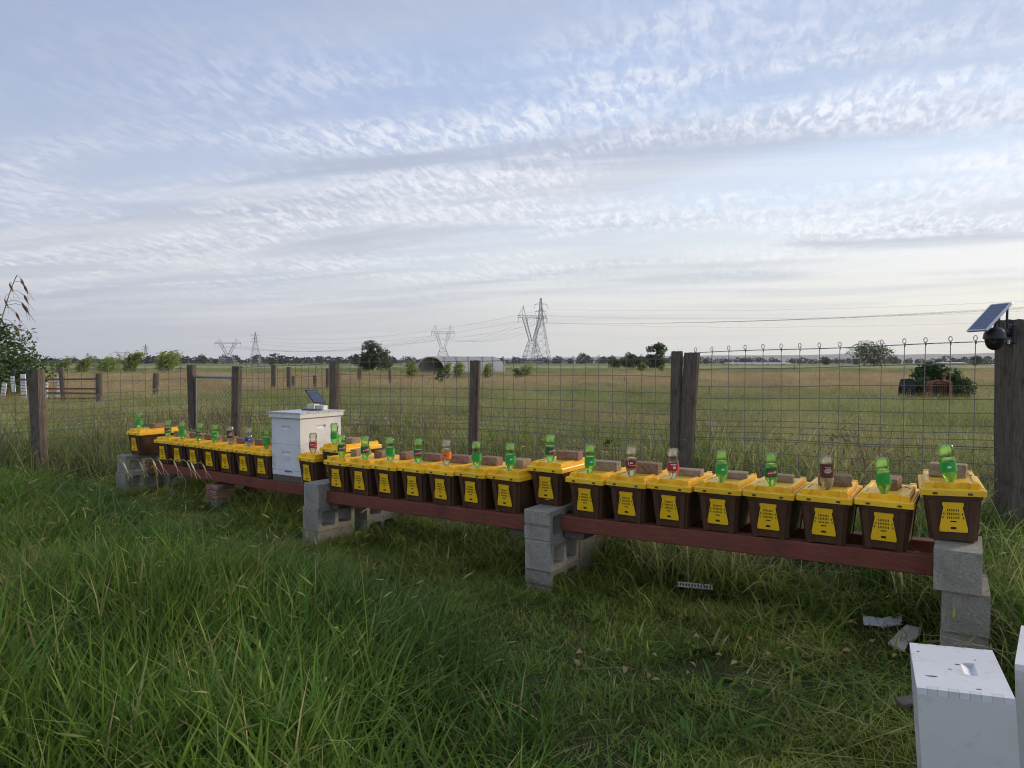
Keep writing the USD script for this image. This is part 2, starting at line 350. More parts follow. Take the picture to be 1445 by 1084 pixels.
def liquid(name, col, tr):
    nodes = {'p': ('principled_bsdf', {'base_color': col, 'transmission_weight': 1.0, 'roughness': .04, 'ior': 1.30}),
             't': ('translucent_bsdf', {'color': tr}), 'm': ('mix_closure', {'fac': .25})}
    return usdkit.material(stage, LK + name, nodes, [('p.BSDF', 'm.closure1'), ('t.BSDF', 'm.closure2')], surface='m.closure')
M['syrup_green'] = liquid('syrup_green', (.87, 1.0, .66), (.66, .95, .40))
M['syrup_clear'] = liquid('syrup_clear', (.96, .93, .78), (.85, .82, .62))

def flat(name, c, rough=.45):
    M[name] = mat(name, c, tuple(min(v * 1.12 + .004, 1) for v in c), 30, rough, .02)
for nm, c in (('label_green', (.03, .36, .045)), ('label_dark_green', (.010, .13, .028)), ('label_brown', (.12, .035, .018)), ('label_maroon', (.22, .022, .018)), ('label_red', (.50, .02, .03)),
              ('label_orange', (.85, .20, .03)), ('label_blue', (.015, .06, .25)), ('print_white', (.75, .75, .72)), ('print_red', (.55, .02, .03)), ('print_blue', (.02, .08, .35))):
    flat(nm, c)

def veg(name, ramp, trans=.35, rough=.6, spec=.25, var=.3, patch=0.0, pscale=.5):
    """blades and leaves: colour by the mesh's tone and by the instance, with light through them"""
    nodes = {'a': ('attribute', {'attribute': 'tone'}), 'r': ('rgb_ramp', {'ramp': ramp}),
             'oi': ('object_info', {}), 'ov': ('map_range', {'from_min': 0, 'from_max': 1, 'to_min': 1 - var, 'to_max': 1 + var}),
             'oh': ('map_range', {'from_min': 0, 'from_max': 1, 'to_min': .485, 'to_max': .515}),
             'h': ('hsv', {}), 'p': ('principled_bsdf', {'roughness': rough, 'specular_ior_level': spec}),
             't': ('translucent_bsdf', {}), 'm': ('mix_closure', {'fac': trans})}
    if patch:
        nodes |= {'g': ('geometry', {}), 'pn': ('noise_texture', {'scale': pscale, 'detail': 5.0, 'roughness': .6}), 'pr': ('map_range', {'from_min': .3, 'from_max': .7, 'to_min': -patch, 'to_max': patch}),
                  'pa': ('math', {'math_type': 'add', 'use_clamp': True})}
    links = [('g.position', 'pn.vector'), ('pn.fac', 'pr.value'), ('pr.result', 'pa.value1'), ('a.fac', 'pa.value2'), ('pa.value', 'r.fac')] if patch else [('a.fac', 'r.fac')]
    links += [('r.color', 'h.color'), ('oi.random', 'ov.value'), ('ov.result', 'h.value'), ('oi.random', 'oh.value'), ('oh.result', 'h.hue'),
             ('h.color', 'p.base_color'), ('h.color', 't.color'), ('p.BSDF', 'm.closure1'), ('t.BSDF', 'm.closure2')]
    return usdkit.material(stage, LK + name, nodes, links, surface='m.closure')
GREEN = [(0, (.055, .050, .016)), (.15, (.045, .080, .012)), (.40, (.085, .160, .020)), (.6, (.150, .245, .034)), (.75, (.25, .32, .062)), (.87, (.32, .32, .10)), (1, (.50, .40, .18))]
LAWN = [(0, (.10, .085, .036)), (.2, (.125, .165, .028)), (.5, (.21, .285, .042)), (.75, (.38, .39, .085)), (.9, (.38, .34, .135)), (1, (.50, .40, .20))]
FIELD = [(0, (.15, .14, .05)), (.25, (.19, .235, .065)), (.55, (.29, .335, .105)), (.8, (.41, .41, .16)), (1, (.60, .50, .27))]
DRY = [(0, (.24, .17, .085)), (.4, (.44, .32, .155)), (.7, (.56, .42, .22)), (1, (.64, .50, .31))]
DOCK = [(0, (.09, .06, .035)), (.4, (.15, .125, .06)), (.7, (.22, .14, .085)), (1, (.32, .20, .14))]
M['tall_grass'] = veg('tall_grass_blades', GREEN, .42, patch=.14, pscale=1.4)
M['lawn'] = veg('lawn_blades', LAWN, .4, patch=.20, pscale=2.2)
M['field_grass'] = veg('field_blades', FIELD, patch=.34, pscale=.35)
M['dry_grass'] = veg('dry_blades', DRY, patch=.25, pscale=.2)
M['oat'] = veg('oat_pale', [(0, (.20, .22, .10)), (.6, (.34, .36, .20)), (.85, (.62, .60, .42)), (1, (.72, .68, .5))])
M['dock'] = veg('dock_blades', DOCK)
M['leaf_dark'] = veg('leaf_dark', [(0, (.035, .055, .020)), (.5, (.070, .105, .034)), (1, (.13, .17, .06))], .25, var=.15)
M['leaf_willow'] = veg('leaf_willow', [(0, (.16, .21, .06)), (.5, (.28, .35, .10)), (1, (.44, .48, .19))], .35, var=.15)
M['leaf_grey'] = veg('leaf_grey', [(0, (.05, .07, .04)), (.5, (.095, .125, .065)), (1, (.17, .20, .11))], .3, var=.15)
M['leaf_far'] = veg('leaf_far', [(0, (.020, .032, .018)), (.5, (.036, .055, .028)), (1, (.065, .085, .04))], .2, var=.2)

# ------------------------------------------------------------------ ground
def soil_material():
    nodes = {'g': ('geometry', {}), 'sep': ('separate_xyz', {}),
             'n1': ('noise_texture', {'scale': .9, 'detail': 6.0, 'roughness': .6}), 'n2': ('noise_texture', {'scale': 30.0, 'detail': 6.0, 'roughness': .7}),
             'near': ('rgb_ramp', {'ramp': [(0, (.040, .032, .020)), (.35, (.050, .052, .020)), (.6, (.060, .075, .022)), (1, (.13, .095, .055))]}),
             # the far land: strips of dry grass and of crop lying across the view
             'mf': ('mapping', {'rotation': (0, 0, .16), 'scale': (.006, .028, 1)}), 'nf': ('noise_texture', {'scale': 1.0, 'detail': 6.0, 'roughness': .6}),
             'yy': ('mapping', {'rotation': (0, 0, .10), 'scale': (.03, 1, 1)}), 'ys': ('separate_xyz', {}),
             'yn': ('math', {'math_type': 'multiply_add', 'value2': 60.0}),
             'yr': ('map_range', {'from_min': 0, 'from_max': 400, 'clamp': True}),
             'far': ('rgb_ramp', {'ramp': [(0, (.14, .165, .06)), (.12, (.15, .17, .06)), (.20, (.24, .19, .10)), (.27, (.30, .22, .12)), (.33, (.27, .21, .11)), (.38, (.17, .19, .07)), (.48, (.15, .18, .065)), (.6, (.22, .2, .085)), (.7, (.25, .21, .095)), (.85, (.13, .15, .06)), (1, (.10, .125, .055))]}),
             'nm': ('noise_texture', {'scale': .35, 'detail': 8.0, 'roughness': .7}), 'nmr': ('map_range', {'from_min': .3, 'from_max': .7, 'to_min': 1.2, 'to_max': 2.1}), 'fh': ('hsv', {}),
             'dist': ('map_range', {'from_min': 14, 'from_max': 30, 'clamp': True}), 'mix': ('mix_color', {}),
             'b': ('bump', {'strength': .8, 'distance': .02}), 'p': ('principled_bsdf', {'roughness': .95, 'specular_ior_level': .1})}
    links = [('g.position', 'sep.vector'), ('g.position', 'n1.vector'), ('g.position', 'n2.vector'), ('n1.fac', 'near.fac'),
             ('g.position', 'mf.vector'), ('mf.vector', 'nf.vector'), ('g.position', 'yy.vector'), ('yy.vector', 'ys.vector'),
             ('nf.fac', 'yn.value1'), ('ys.y', 'yn.value3'), ('yn.value', 'yr.value'), ('yr.result', 'far.fac'),
             ('g.position', 'nm.vector'), ('nm.fac', 'nmr.value'), ('nmr.result', 'fh.value'), ('far.color', 'fh.color'),
             ('sep.y', 'dist.value'), ('dist.result', 'mix.fac'), ('near.color', 'mix.a'), ('fh.color', 'mix.b'),
             ('mix.result', 'p.base_color'), ('n2.fac', 'b.height'), ('b.normal', 'p.normal')]
    return usdkit.material(stage, LK + 'ground_soil', nodes, links, surface='p.BSDF')

def spaced(lo, hi, step, far, grow=1.16):
    a = list(np.arange(lo, hi + 1e-6, step))
    s, x = step, hi
    while x < far:
        s *= grow; x += s; a.append(x)
    s, x = step, lo
    while x > -far:
        s *= grow; x -= s; a.insert(0, x)
    return np.array(a)
gx, gy = spaced(-8, 7, .12, 14000), spaced(.5, 11, .12, 14000)
GX, GY = np.meshgrid(gx, gy)
GZ = ground(GX, GY)
gv = np.stack([GX, GY, GZ], -1).reshape(-1, 3)
nx = len(gx)
ii, jj = np.meshgrid(np.arange(len(gy) - 1), np.arange(nx - 1), indexing='ij')
a = (ii * nx + jj).ravel()
gf = np.stack([a, a + 1, a + nx + 1, a + nx], 1)
tag(obj('ground', (gv, gf), soil_material(), smooth=True), kind='structure')

# far ridge of hills under the haze
hx = np.linspace(-9000, 12000, 160)
hh = 40 + 110 * np.clip((hx + 2000) / 9000, 0, 1) * (.6 + .8 * meshkit.fbm(np.stack([hx / 1500, 0 * hx, 0 * hx], -1), 4, 2))
rows = [(8600, -4 + 0 * hh), (9100, hh * .75), (9500, hh), (10300, -4 + 0 * hh)]
hv = np.vstack([np.stack([hx, np.full_like(hx, y), z], -1) for y, z in rows])
hf = [(r * 160 + i, r * 160 + i + 1, (r + 1) * 160 + i + 1, (r + 1) * 160 + i) for r in range(3) for i in range(159)]
tag(obj('hills', (hv, np.array(hf)), M['hill'], smooth=True), kind='structure')

# ------------------------------------------------------------------ concrete block pillars
BL, BW = .397, .194
def rough(m, edge, amp, freq, seed=0):
    m = m.copy()
    v, f = trimesh.remesh.subdivide_to_size(m.vertices, m.faces, edge)
    m = trimesh.Trimesh(v, f, process=True)
    n = meshkit.noise(m.vertices * freq, seed)[:, None] - .5
    d = np.stack([meshkit.noise(m.vertices * freq, seed + k) - .5 for k in (1, 2, 3)], -1)
    m.vertices = m.vertices + amp * (d + .3 * n)
    return m

def block_mesh(groove=False, cores=2, seed=0):
    """cores run along z; length along x"""
    p = Polygon([(-BL / 2 + .004, -BW / 2), (BL / 2 - .004, -BW / 2), (BL / 2, -BW / 2 + .004), (BL / 2, BW / 2 - .004), (BL / 2 - .004, BW / 2), (-BL / 2 + .004, BW / 2), (-BL / 2, BW / 2 - .004), (-BL / 2, -BW / 2 + .004)])
    if cores:
        w, h = .145, .128
        for s in (-1, 1):
            p = p.difference(sbox(s * .089 - w / 2 + .025, -h / 2 + .025, s * .089 + w / 2 - .025, h / 2 - .025).buffer(.025, quad_segs=3))
    if groove:
        for s in (-1, 1):
            p = p.difference(sbox(s * BL / 2 - .014, -.009, s * BL / 2 + .014, .009))
    m = extrude(p, BW)
    m.apply_translation((0, 0, -BW / 2))
    return rough(m, .02, .0022, 90, seed)
# axis change: length -> y, cores -> x (across the row), third axis up
SIDEWAYS = np.array([[0, 0, 1, 0], [1, 0, 0, 0], [0, 1, 0, 0], [0, 0, 0, 1.0]])
UPRIGHT = np.array([[0, -1, 0, 0], [1, 0, 0, 0], [0, 0, 1, 0], [0, 0, 0, 1.0]])
BV = {('side', g): block_mesh(g, 2, 3 + g).apply_transform(SIDEWAYS) for g in (False, True)}
BV[('up', False)] = block_mesh(False, 2, 9).apply_transform(UPRIGHT)
BV[('solid', False)] = block_mesh(False, 0, 12).apply_transform(UPRIGHT)

FOOT = []
def place_block(fl, heading, ztop, kind, groove, label, group=None, jig=(0, 0, 0)):
    """fl: front left corner (x, y); the block reaches back from it"""
    c, s = math.cos(math.radians(heading)), math.sin(math.radians(heading))
    x = fl[0] + c * BW / 2 + s * BL / 2 + jig[0]
    y = fl[1] - s * BW / 2 + c * BL / 2 + jig[1]
    FOOT.append((x, y, math.radians(heading), BW / 2 + .01, BL / 2 + .01))
    t = obj('concrete_block', BV[(kind, groove)], M['concrete'])
    x_ = UsdGeom.Xformable(t)
    m = pose((x, y, ztop - BW / 2), -heading + jig[2])
    x_.AddTransformOp().Set(Gf.Matrix4d(*[float(v) for v in m.T.ravel()]))
    return tag(t, label, 'concrete block', group or 'concrete blocks of the hive stand')

def back_of(fl, heading, d):
    h = math.radians(heading)
    return (fl[0] + math.sin(h) * d, fl[1] + math.cos(h) * d)

HR, HL, HF = 33.0, 36.5, 33.5
# right end pillar
FR = (1.996, 3.33)
for k, (kind, g, j, lb) in enumerate((('side', False, (0, 0, 0), 'top grey block of the right end pillar, under the lone brown hive box'),
                                      ('side', False, (.035, .0, 1.5), 'middle grey block of the right end pillar, shifted to the right'),
                                      ('side', False, (.05, .015, -1), 'lowest grey block of the right end pillar behind the white box'))):
    b = place_block(FR, HR, .622 - k * (BW + .002), 'solid' if k < 3 else kind, g, lb, jig=j)
# middle pillar, front and rear
FM = (.081, 4.65)
for k, (kind, g, j, lb) in enumerate((('side', True, (0, 0, 0), 'top grooved block with side holes on the middle front pillar'),
                                      ('side', False, (.004, -.01, .6), 'smooth faced middle block of the middle front pillar'),
                                      ('side', True, (.008, .0, -.8), 'lowest grooved block of the middle front pillar, standing in grass'))):
    place_block(FM, HR, .535 - k * (BW + .002), kind, g, lb, jig=j)
FMb = back_of(FM, HR, .47)
for k, lb in enumerate(('top block of the rear middle pillar in the shade under the rails', 'middle block of the rear middle pillar in the shade', 'lowest block of the rear middle pillar in the shade')):
    place_block(FMb, HR, .35 - k * (BW + .002) + (.001 if k else 0), 'up', False, lb, jig=(-.03, 0, 2))
# left pillar, front and rear
FL = (-1.758, 5.95)
for k, (kind, g, j, lb) in enumerate((('solid', False, (0, 0, 0), 'top smooth block of the left front pillar at the rail joint'),
                                      ('side', False, (-.006, -.01, 1), 'middle block with hollow sides of the left front pillar'),
                                      ('solid', False, (-.012, -.005, -.6), 'lowest smooth block of the left front pillar, tall grass before it'))):
    place_block(FL, HL, .489 - k * (BW + .002), kind, g, lb, jig=j)
FLb = back_of(FL, HL, .46)
for k, lb in enumerate(('top hollow block of the left rear pillar behind the rail', 'lower hollow block of the left rear pillar in grass')):
    place_block(FLb, HL, .305 - k * (BW + .002), 'side', False, lb, jig=(.04, .0, 3))
# far left pillar: two courses, front and rear
FF = (-4.476, 8.0)
for k, lb in enumerate(('top front block of the far left pillar, holes facing sideways', 'lower front block of the far left pillar, holes facing sideways', 'lowest front block of the far left pillar sunk in grass')):
    place_block(FF, HF, .455 - k * (BW + .002), 'side', False, lb, jig=(-.01 * k, -.01 * k, k))
FFb = back_of(FF, HF, .42)
for k, lb in enumerate(('upper rear block of the far left pillar behind the rail', 'lower rear block of the far left pillar behind the rail')):
    place_block(FFb, HF, .27 - k * (BW + .002), 'side', False, lb, jig=(.05, .0, -1))

def row_point(o, heading, s, back):
    h = math.radians(heading)
    return np.array([o[0] + s * math.cos(h) + back * math.sin(h), o[1] - s * math.sin(h) + back * math.cos(h)])

OR, OL, OF = (.34, 4.62), (-1.584, 5.90), (-3.993, 7.877)     # front left lid corner of each run's first hive
PR, PL, PF = .287, .290, .2825
# half-way support of the left run
q = row_point(OF, HF, .98, -.02)
place_block(q, HF, .085, 'side', False, 'half buried grey block under three red pavers, left run', jig=(0, 0, 2))
q2 = row_point(OF, HF, 1.0, .40)
place_block(q2, HF, .10, 'side', False, 'half buried grey block behind the red pavers under the left run', jig=(0, 0, -4))
for k, z in enumerate((.113, .164, .215)):
    m = pose((*row_point(OF, HF, 1.08 + .004 * k, .09), z), -HF + (2, -3, 1)[k])
    t = thing('paver_brick', ('lowest', 'middle', 'uppermost')[k] + ' of three thin red pavers stacked under the left rail', 'brick', m)
    obj('paver', rough(chamfer_box((.20, .22, .05), .006), .03, .006, 50, k), M['brick_red'], t)
t = thing('wood_block', 'dark wooden block between rear rail and grey block, left run', 'wood block', pose((*row_point(OF, HF, 1.10, .50), .186), -HF))
obj('block', rough(chamfer_box((.24, .12, .17), .005), .05, .004, 40, 4), M['red_wood'], t)

# ------------------------------------------------------------------ rails
def rail(o, heading, s0, s1, back, z0, z1, label, h=.098, w=.09, seed=0):
    a, b = row_point(o, heading, s0, back), row_point(o, heading, s1, back)
    L = math.hypot(*(b - a))
    m = chamfer_box((L, w, h), .005)
    v, f = trimesh.remesh.subdivide_to_size(m.vertices, m.faces, .08)
    m = trimesh.Trimesh(v, f)
    m.vertices += .004 * (np.stack([meshkit.noise(m.vertices * (3, 14, 14), seed + k) for k in range(3)], -1) - .5)
    p = pose((*((a + b) / 2), (z0 + z1) / 2 - h / 2), math.degrees(math.atan2(b[1] - a[1], b[0] - a[0])), 0, -math.degrees(math.atan2(z1 - z0, L)))
    t = obj('stand_rail', m, M['red_wood'])
    UsdGeom.Xformable(t).AddTransformOp().Set(Gf.Matrix4d(*[float(x) for x in p.T.ravel()]))
    return tag(t, label, 'timber rail', None)
rail(OR, HR, -.035, 2.13, .065, .489, .534, 'red brown front rail from middle pillar to right pillar', seed=1)
rail(OR, HR, -.035, 2.10, .41, .489, .534, 'red brown rear rail under the right run of hive boxes', seed=2)
rail(OL, HL, -.02, 2.06, .065, .424, .480, 'red brown front rail from left pillar to middle pillar', seed=3)
rail(OL, HL, -.02, 2.06, .41, .424, .480, 'red brown rear rail under the middle run of hive boxes', seed=4)
rail(OF, HF, -.16, 2.86, .065, .381, .362, 'red brown front rail under left run and white beehive', seed=5)
rail(OF, HF, -.16, 2.80, .41, .381, .362, 'red brown rear rail under left run and white beehive', seed=6)
for lab, o, h, s, z in (('right rail at the middle pillar', OR, HR, .05, .388), ('middle rail at the middle pillar', OL, HL, 1.98, .378), ('middle rail at the left pillar', OL, HL, .06, .324)):
    t = thing('wood_shim', 'flat wooden shim packed under the ' + lab, 'wood shim', pose((*row_point(o, h, s, .26), z - .025), -h))
    obj('board', rough(chamfer_box((.14, .42, .046), .003), .08, .003, 30, 2), M['grey_wood'], t)

# ------------------------------------------------------------------ nucleus hive boxes
LW, LL_, BH = .278, .50, .228
def frustum(w0, l0, w1, l1, z0, z1, b=.02):
    def ring(w, l, z):
        w, l = w / 2, l / 2
        return [(w - b, -l, z), (w, -l + b, z), (w, l - b, z), (w - b, l, z), (-w + b, l, z), (-w, l - b, z), (-w, -l + b, z), (-w + b, -l, z)]
    return trimesh.convex.convex_hull(np.array(ring(w0, l0, z0) + ring(w1, l1, z1)))

def make_nuc(label, m, group):
    t = thing('hive_box', label, 'hive box', m, group)
    b = MB()
    W0, L0, W1, L1 = .196, .415, .238, .462
    b.add(frustum(W0, L0, W1, L1, .004, BH))
    b.add(frustum(.252, .474, .255, .477, BH - .018, BH - .001, .018))
    obj('body', b, M['hive_brown'], t, smooth=25)
    for sx in (-1, 1):
        for sy in (-1, 1):
            r = MB()
            lo, hi = np.array([sx * (W0 / 2 - .028), sy * (L0 / 2 - .002), .0]), np.array([sx * (W1 / 2 - .030), sy * (L1 / 2 - .001), BH - .02])
            r.bar(lo, hi, .030, .012)
            obj('rib', r, M['hive_brown'], t)
            r = MB()
            r.bar((sx * (W0 / 2 - .001), sy * (L0 / 2 - .05), 0), (sx * (W1 / 2 - .001), sy * (L1 / 2 - .05), BH - .02), .010, .034)
            obj('rib', r, M['hive_brown'], t)
    # lid: skirt, raised top with notched ends and a gable in the middle, ridges along the top
    ld = MB()
    sk = sbox(-LW / 2 + .014, -LL_ / 2 + .014, LW / 2 - .014, LL_ / 2 - .014).buffer(.014, quad_segs=3)
    s1 = extrude(sk, .026); s1.apply_translation((0, 0, BH)); ld.add(s1)
    v = np.array(sk.exterior.coords)[:-1]
    top = trimesh.convex.convex_hull(np.vstack([np.c_[v, np.full(len(v), BH + .026)], np.c_[v * (1 - .016), np.full(len(v), BH + .032)]])); ld.add(top)
    x1, y1 = .116, .222
    plan = Polygon([(-x1, -y1), (-.078, -y1), (-.070, -y1 + .035), (-.036, -y1 + .035), (-.010, -y1 + .002), (.010, -y1 + .002), (.036, -y1 + .035), (.070, -y1 + .035), (.078, -y1), (x1, -y1),
                    (x1, y1), (.078, y1), (.070, y1 - .03), (-.070, y1 - .03), (-.078, y1), (-x1, y1)])
    for poly, z0, h in ((plan, BH + .032, .022), (plan.buffer(-.003), BH + .054, .003)):
        e = extrude(poly, h); e.apply_translation((0, 0, z0)); ld.add(e)
    for sx in (-1, 1):
        ld.box((sx * .101, .0, BH + .0595), (.020, .37, .006), .002)
        ld.box((sx * .098, .207, BH + .061), (.030, .024, .009), .003)
        ld.box((sx * .098, -.206, BH + .0585), (.028, .022, .004), .0015)
        ld.box((sx * .128, 0, BH + .035), (.008, .40, .006), .002)
    obj('lid', ld, M['lid_yellow'], t, smooth=22)
    for sx in (-1, 1):
        obj('lid_clip', chamfer_box((.020, .004, .011), .001).apply_translation((sx * .073, -LL_ / 2 - .0006, BH + .011)), M['clip_brown'], t)
    # entrance plate on the sloping front
    ang = math.atan2((L1 - L0) / 2, BH)
    P = trimesh.transformations.rotation_matrix(PI / 2 + ang, (1, 0, 0))
    P = trimesh.transformations.translation_matrix((0, -L0 / 2 - .0085 - .05 * math.tan(ang), .050)) @ P @ np.diag([1, 1.10, 1, 1])
    plate = Polygon([(-.057, 0), (.057, 0), (.058, .014), (.038, .114), (.043, .117), (.043, .131), (-.043, .131), (-.043, .117), (-.038, .114), (-.058, .014)])
    pl = obj('entrance_plate', extrude(plate.buffer(.0015), .004).apply_transform(P), M['plate_yellow'], t)
    sl = MB()
    for row, y in enumerate((.098, .081, .064)):
        for k in range(7):
            sl.box(((k - 3) * .0076, y, .0042), (.0036, .010, .001))
        if row:
            for sx in (-1, 1):
                sl.box((sx * (.0345 + .004 * row), y, .0042), (.004, .010, .001))
    sl.box((0, .047, .0042), (.026, .005, .001))
    obj('vent_slots', sl.mesh().apply_transform(P), M['dark_slot'], pl)
    hole = Polygon([(-.010, .012), (.010, .012), (.012, .016), (.010, .022), (-.010, .022), (-.012, .016)])
    obj('entrance_hole', extrude(hole, .0012).apply_translation((0, 0, .004)).apply_transform(P), M['dark_slot'], pl)
    return t

NUC = None
HIVES = {}
def nuc(key, ll, heading, zbase, label, tilt=0.0, group='yellow lidded hive boxes along the stand'):
    global NUC
    p = row_point(ll, heading, LW / 2, LL_ / 2)
    m = pose((p[0], p[1], zbase + .001), -heading, 0, tilt)
    HIVES[key] = (m, zbase)
    if NUC is None:
        NUC = make_nuc(label, m, group)
    else:
        copy(NUC, label, m, group)

ORD = ['first', 'second', 'third', 'fourth', 'fifth', 'sixth', 'seventh']
R_ = random.Random(5)
BOT_R = ['green bottle with a pale tag', 'clear bottle with maroon label', 'clear bottle with bright red label', 'light green bottle, label turned away', 'green bottle with slanted red mark', 'clear bottle with brown label', 'leaning green bottle']
for k in range(7):
    ll = row_point(OR, HR, k * PR + .002 + R_.uniform(-.004, .004), R_.uniform(-.008, .008))
    nuc(('R', k), ll, HR + R_.uniform(-1.2, 1.2), .492 + .0067 * k, f'brown hive box, {ORD[k]} right of middle pillar, under {BOT_R[k]}')
nuc('end', at(1301, 704, 3.48)[:2], 29, .625, 'brown hive box alone on the right end pillar, yellow lid with twigs', tilt=-2.6)
nuc('mid', at(743, 666, 4.82)[:2], 34, .537, 'brown hive box raised on the middle pillar with red brick on lid')
BOT_L = ['dark green labelled bottle', 'green bottle, dark label', 'plain green bottle', 'green bottle with red slanted mark', 'clear bottle with orange label', 'plain green bottle', 'green bottle nearest the middle pillar']
for k in range(7):
    ll = row_point(OL, HL, k * PL + .002 + R_.uniform(-.004, .004), R_.uniform(-.008, .008))
    nuc(('L', k), ll, HL + R_.uniform(-1.2, 1.2), .426 + .0082 * k, f'yellow lidded brown hive box, {ORD[k]} in middle run from the left pillar')
nuc('leftback', (-1.709, 6.25), 36, .491, 'brown hive box set back on the left pillar behind the front row')
nuc('bywhite', (-1.96, 6.40), 40, .392, 'brown hive box touching the right side of the white beehive')
for k in range(7):
    ll = row_point(OF, HF, k * PF + R_.uniform(-.002, .002), R_.uniform(-.008, .008))
    lab = 'yellow lidded brown hive box touching the left side of white beehive' if k == 6 else f'yellow lidded brown hive box, {ORD[k]} of the left run from the far pillar'
    nuc(('F', k), ll, HF + R_.uniform(-.8, .8), .383 - .0022 * k, lab)
nuc('far', (-4.40, 8.05), 34, .457, 'brown hive box alone on the far left pillar, yellow lid seen edge on')

# ------------------------------------------------------------------ inverted feeder bottles
PROFILE = [(.0140, -.004), (.0150, .010), (.0185, .018), (.027, .032), (.0335, .047), (.0350, .060), (.0352, .064), (.0350, .100), (.0340, .104), (.0310, .116), (.0300, .124), (.0318, .134), (.0345, .142), (.0350, .150), (.0345, .158), (.0315, .166)]
PROFILE = [(r_, z_ * 1.16) for r_, z_ in PROFILE]
def bottle_foot():
    parts = [lathe([q for q in PROFILE if q[1] > .154], 30)]
    a = np.arange(30) / 30 * 2 * PI
    # five feet around a dimple
    rr = [(.0315, .1926), (.028, .199), (.021, .2015), (.012, .197), (.003, .190)]
    v = []
    for i, (r, z) in enumerate(rr):
        w = [0, .6, 1, .6, 0][i]
        v.append(np.stack([r * np.cos(a), r * np.sin(a), z - .006 * w + .009 * w * (.5 + .5 * np.cos(5 * a))], -1))
    v = np.vstack(v); f = []
    for i in range(4):
        for j in range(30):
            p, q = i * 30 + j, i * 30 + (j + 1) % 30
            f += [(p, q, q + 30), (p, q + 30, p + 30)]
    parts.append(trimesh.Trimesh(v, f, process=False))
    return trimesh.util.concatenate(parts)
FOOT_MESH = bottle_foot()
SHELL = lathe([q for q in PROFILE if q[1] < .156], 30)
def liquid_mesh(level):
    pr = [(max(r - .0016, .002), z) for r, z in PROFILE if z < level]
    rl = np.interp(level, [z for _, z in PROFILE], [r for r, _ in PROFILE]) - .0016
    return lathe([(.0005, pr[0][1])] + pr + [(rl, level), (.0005, level)], 24)

def wrap(mesh, r, a0=-PI / 2, z0=0.0, turn=True):
    """bends flat print (x across, y up, z out) round the bottle; turned upside down as the bottle is"""
    v = np.array(mesh.vertices)
    if turn:
        v[:, :2] *= -1
    a = a0 + v[:, 0] / r
    out = np.stack([(r + v[:, 2]) * np.cos(a), (r + v[:, 2]) * np.sin(a), z0 + v[:, 1]], -1)
    return trimesh.Trimesh(out, mesh.faces, process=False)

def fine(poly, h, edge=.004):
    m = extrude(poly, h)
    v, f = trimesh.remesh.subdivide_to_size(m.vertices, m.faces, edge)
    return trimesh.Trimesh(v, f, process=False)

def text(s, h, bold=True):
    m = meshkit.text_mesh(s, h, .0004, bold)
    m.apply_translation((-m.bounds.mean(0)[0], -m.bounds.mean(0)[1], 0))
    return m

def make_bottle(key, x, label, lab_mat, kind, turn_deg, tilt=(0, 0), y=-.175, green=True, group=None, level=.138, z0=.067, z1=.116):
    m, zb = HIVES[key]
    loc = m @ np.array([x, y + .012, BH + .043, 1])
    t = thing('feeder_bottle', label, 'bottle', pose(loc[:3], turn_deg, tilt[0], tilt[1]), group or 'upturned feeder bottles on the hive lids')
    obj('plastic', SHELL, M['pet_green' if green else 'pet_clear'], t, smooth=40)
    obj('foot', FOOT_MESH, M['pet_foot_green' if green else 'pet_foot_clear'], t, smooth=40)
    obj('syrup', liquid_mesh(level), M['syrup_green' if green else 'syrup_clear'], t, smooth=40)
    lb = obj('label', lathe([(.0354, z0), (.0356, z0 + .001), (.0356, z1 - .001), (.0354, z1)], 36), M[lab_mat], t, smooth=40)
    zc = (z0 + z1) / 2
    def mark(nm, mesh, mt, dz=.0002):
        mesh = mesh.copy(); mesh.vertices[:, 2] += dz
        obj(nm, wrap(mesh, .0357, z0=zc), M[mt], lb)
    if kind == 'slant':
        mark('logo_ground', fine(affinity.skew(affinity.rotate(sbox(-.022, -.012, .022, .012), 14), 12), .0003), 'print_red')
        tx = text('Mtn Dew', .0085); tx.apply_transform(trimesh.transformations.rotation_matrix(math.radians(14), (0, 0, 1)))
        mark('lettering', tx, 'print_white', .0006)
    elif kind == 'tag':
        mark('tag_print', fine(sbox(-.008, -.005, .008, .005), .0003), 'print_white')
    elif kind == 'aw':
        el = Polygon([(.024 * math.cos(a), .013 * math.sin(a)) for a in np.linspace(0, 2 * PI, 33)[:-1]])
        mark('oval_rim', fine(affinity.rotate(el, 12), .0003), 'print_red')
        mark('oval', fine(affinity.rotate(affinity.scale(el, .88, .82), 12), .0004), 'print_white', .0005)
        tx = text('A&W', .013); tx.apply_transform(trimesh.transformations.rotation_matrix(math.radians(12), (0, 0, 1)))
        mark('lettering', tx, 'label_brown', .0011)
        mark('band_print', fine(sbox(-.016, -.019, .016, -.0165), .0003), 'print_white')
    elif kind == 'lines':
        mark('band_print', fine(sbox(-.022, .004, .020, .0065), .0003), 'print_white')
        mark('panel_print', fine(sbox(-.004, -.013, .014, -.005), .0003), 'print_white')
        mark('tag_print', fine(sbox(.020, -.016, .025, .002), .0003), 'print_white')
    elif kind == 'dot':
        mark('round_print', fine(Polygon([(.007 * math.cos(a) + .012, .007 * math.sin(a) + .002) for a in np.linspace(0, 2 * PI, 20)[:-1]]), .0003), 'print_blue')
    elif kind == 'blocks':
        mark('panel_print', fine(sbox(-.014, -.002, .002, .012), .0003), 'print_white')
        mark('band_print', fine(sbox(-.018, -.016, .018, -.011), .0003), 'print_white')
    return t

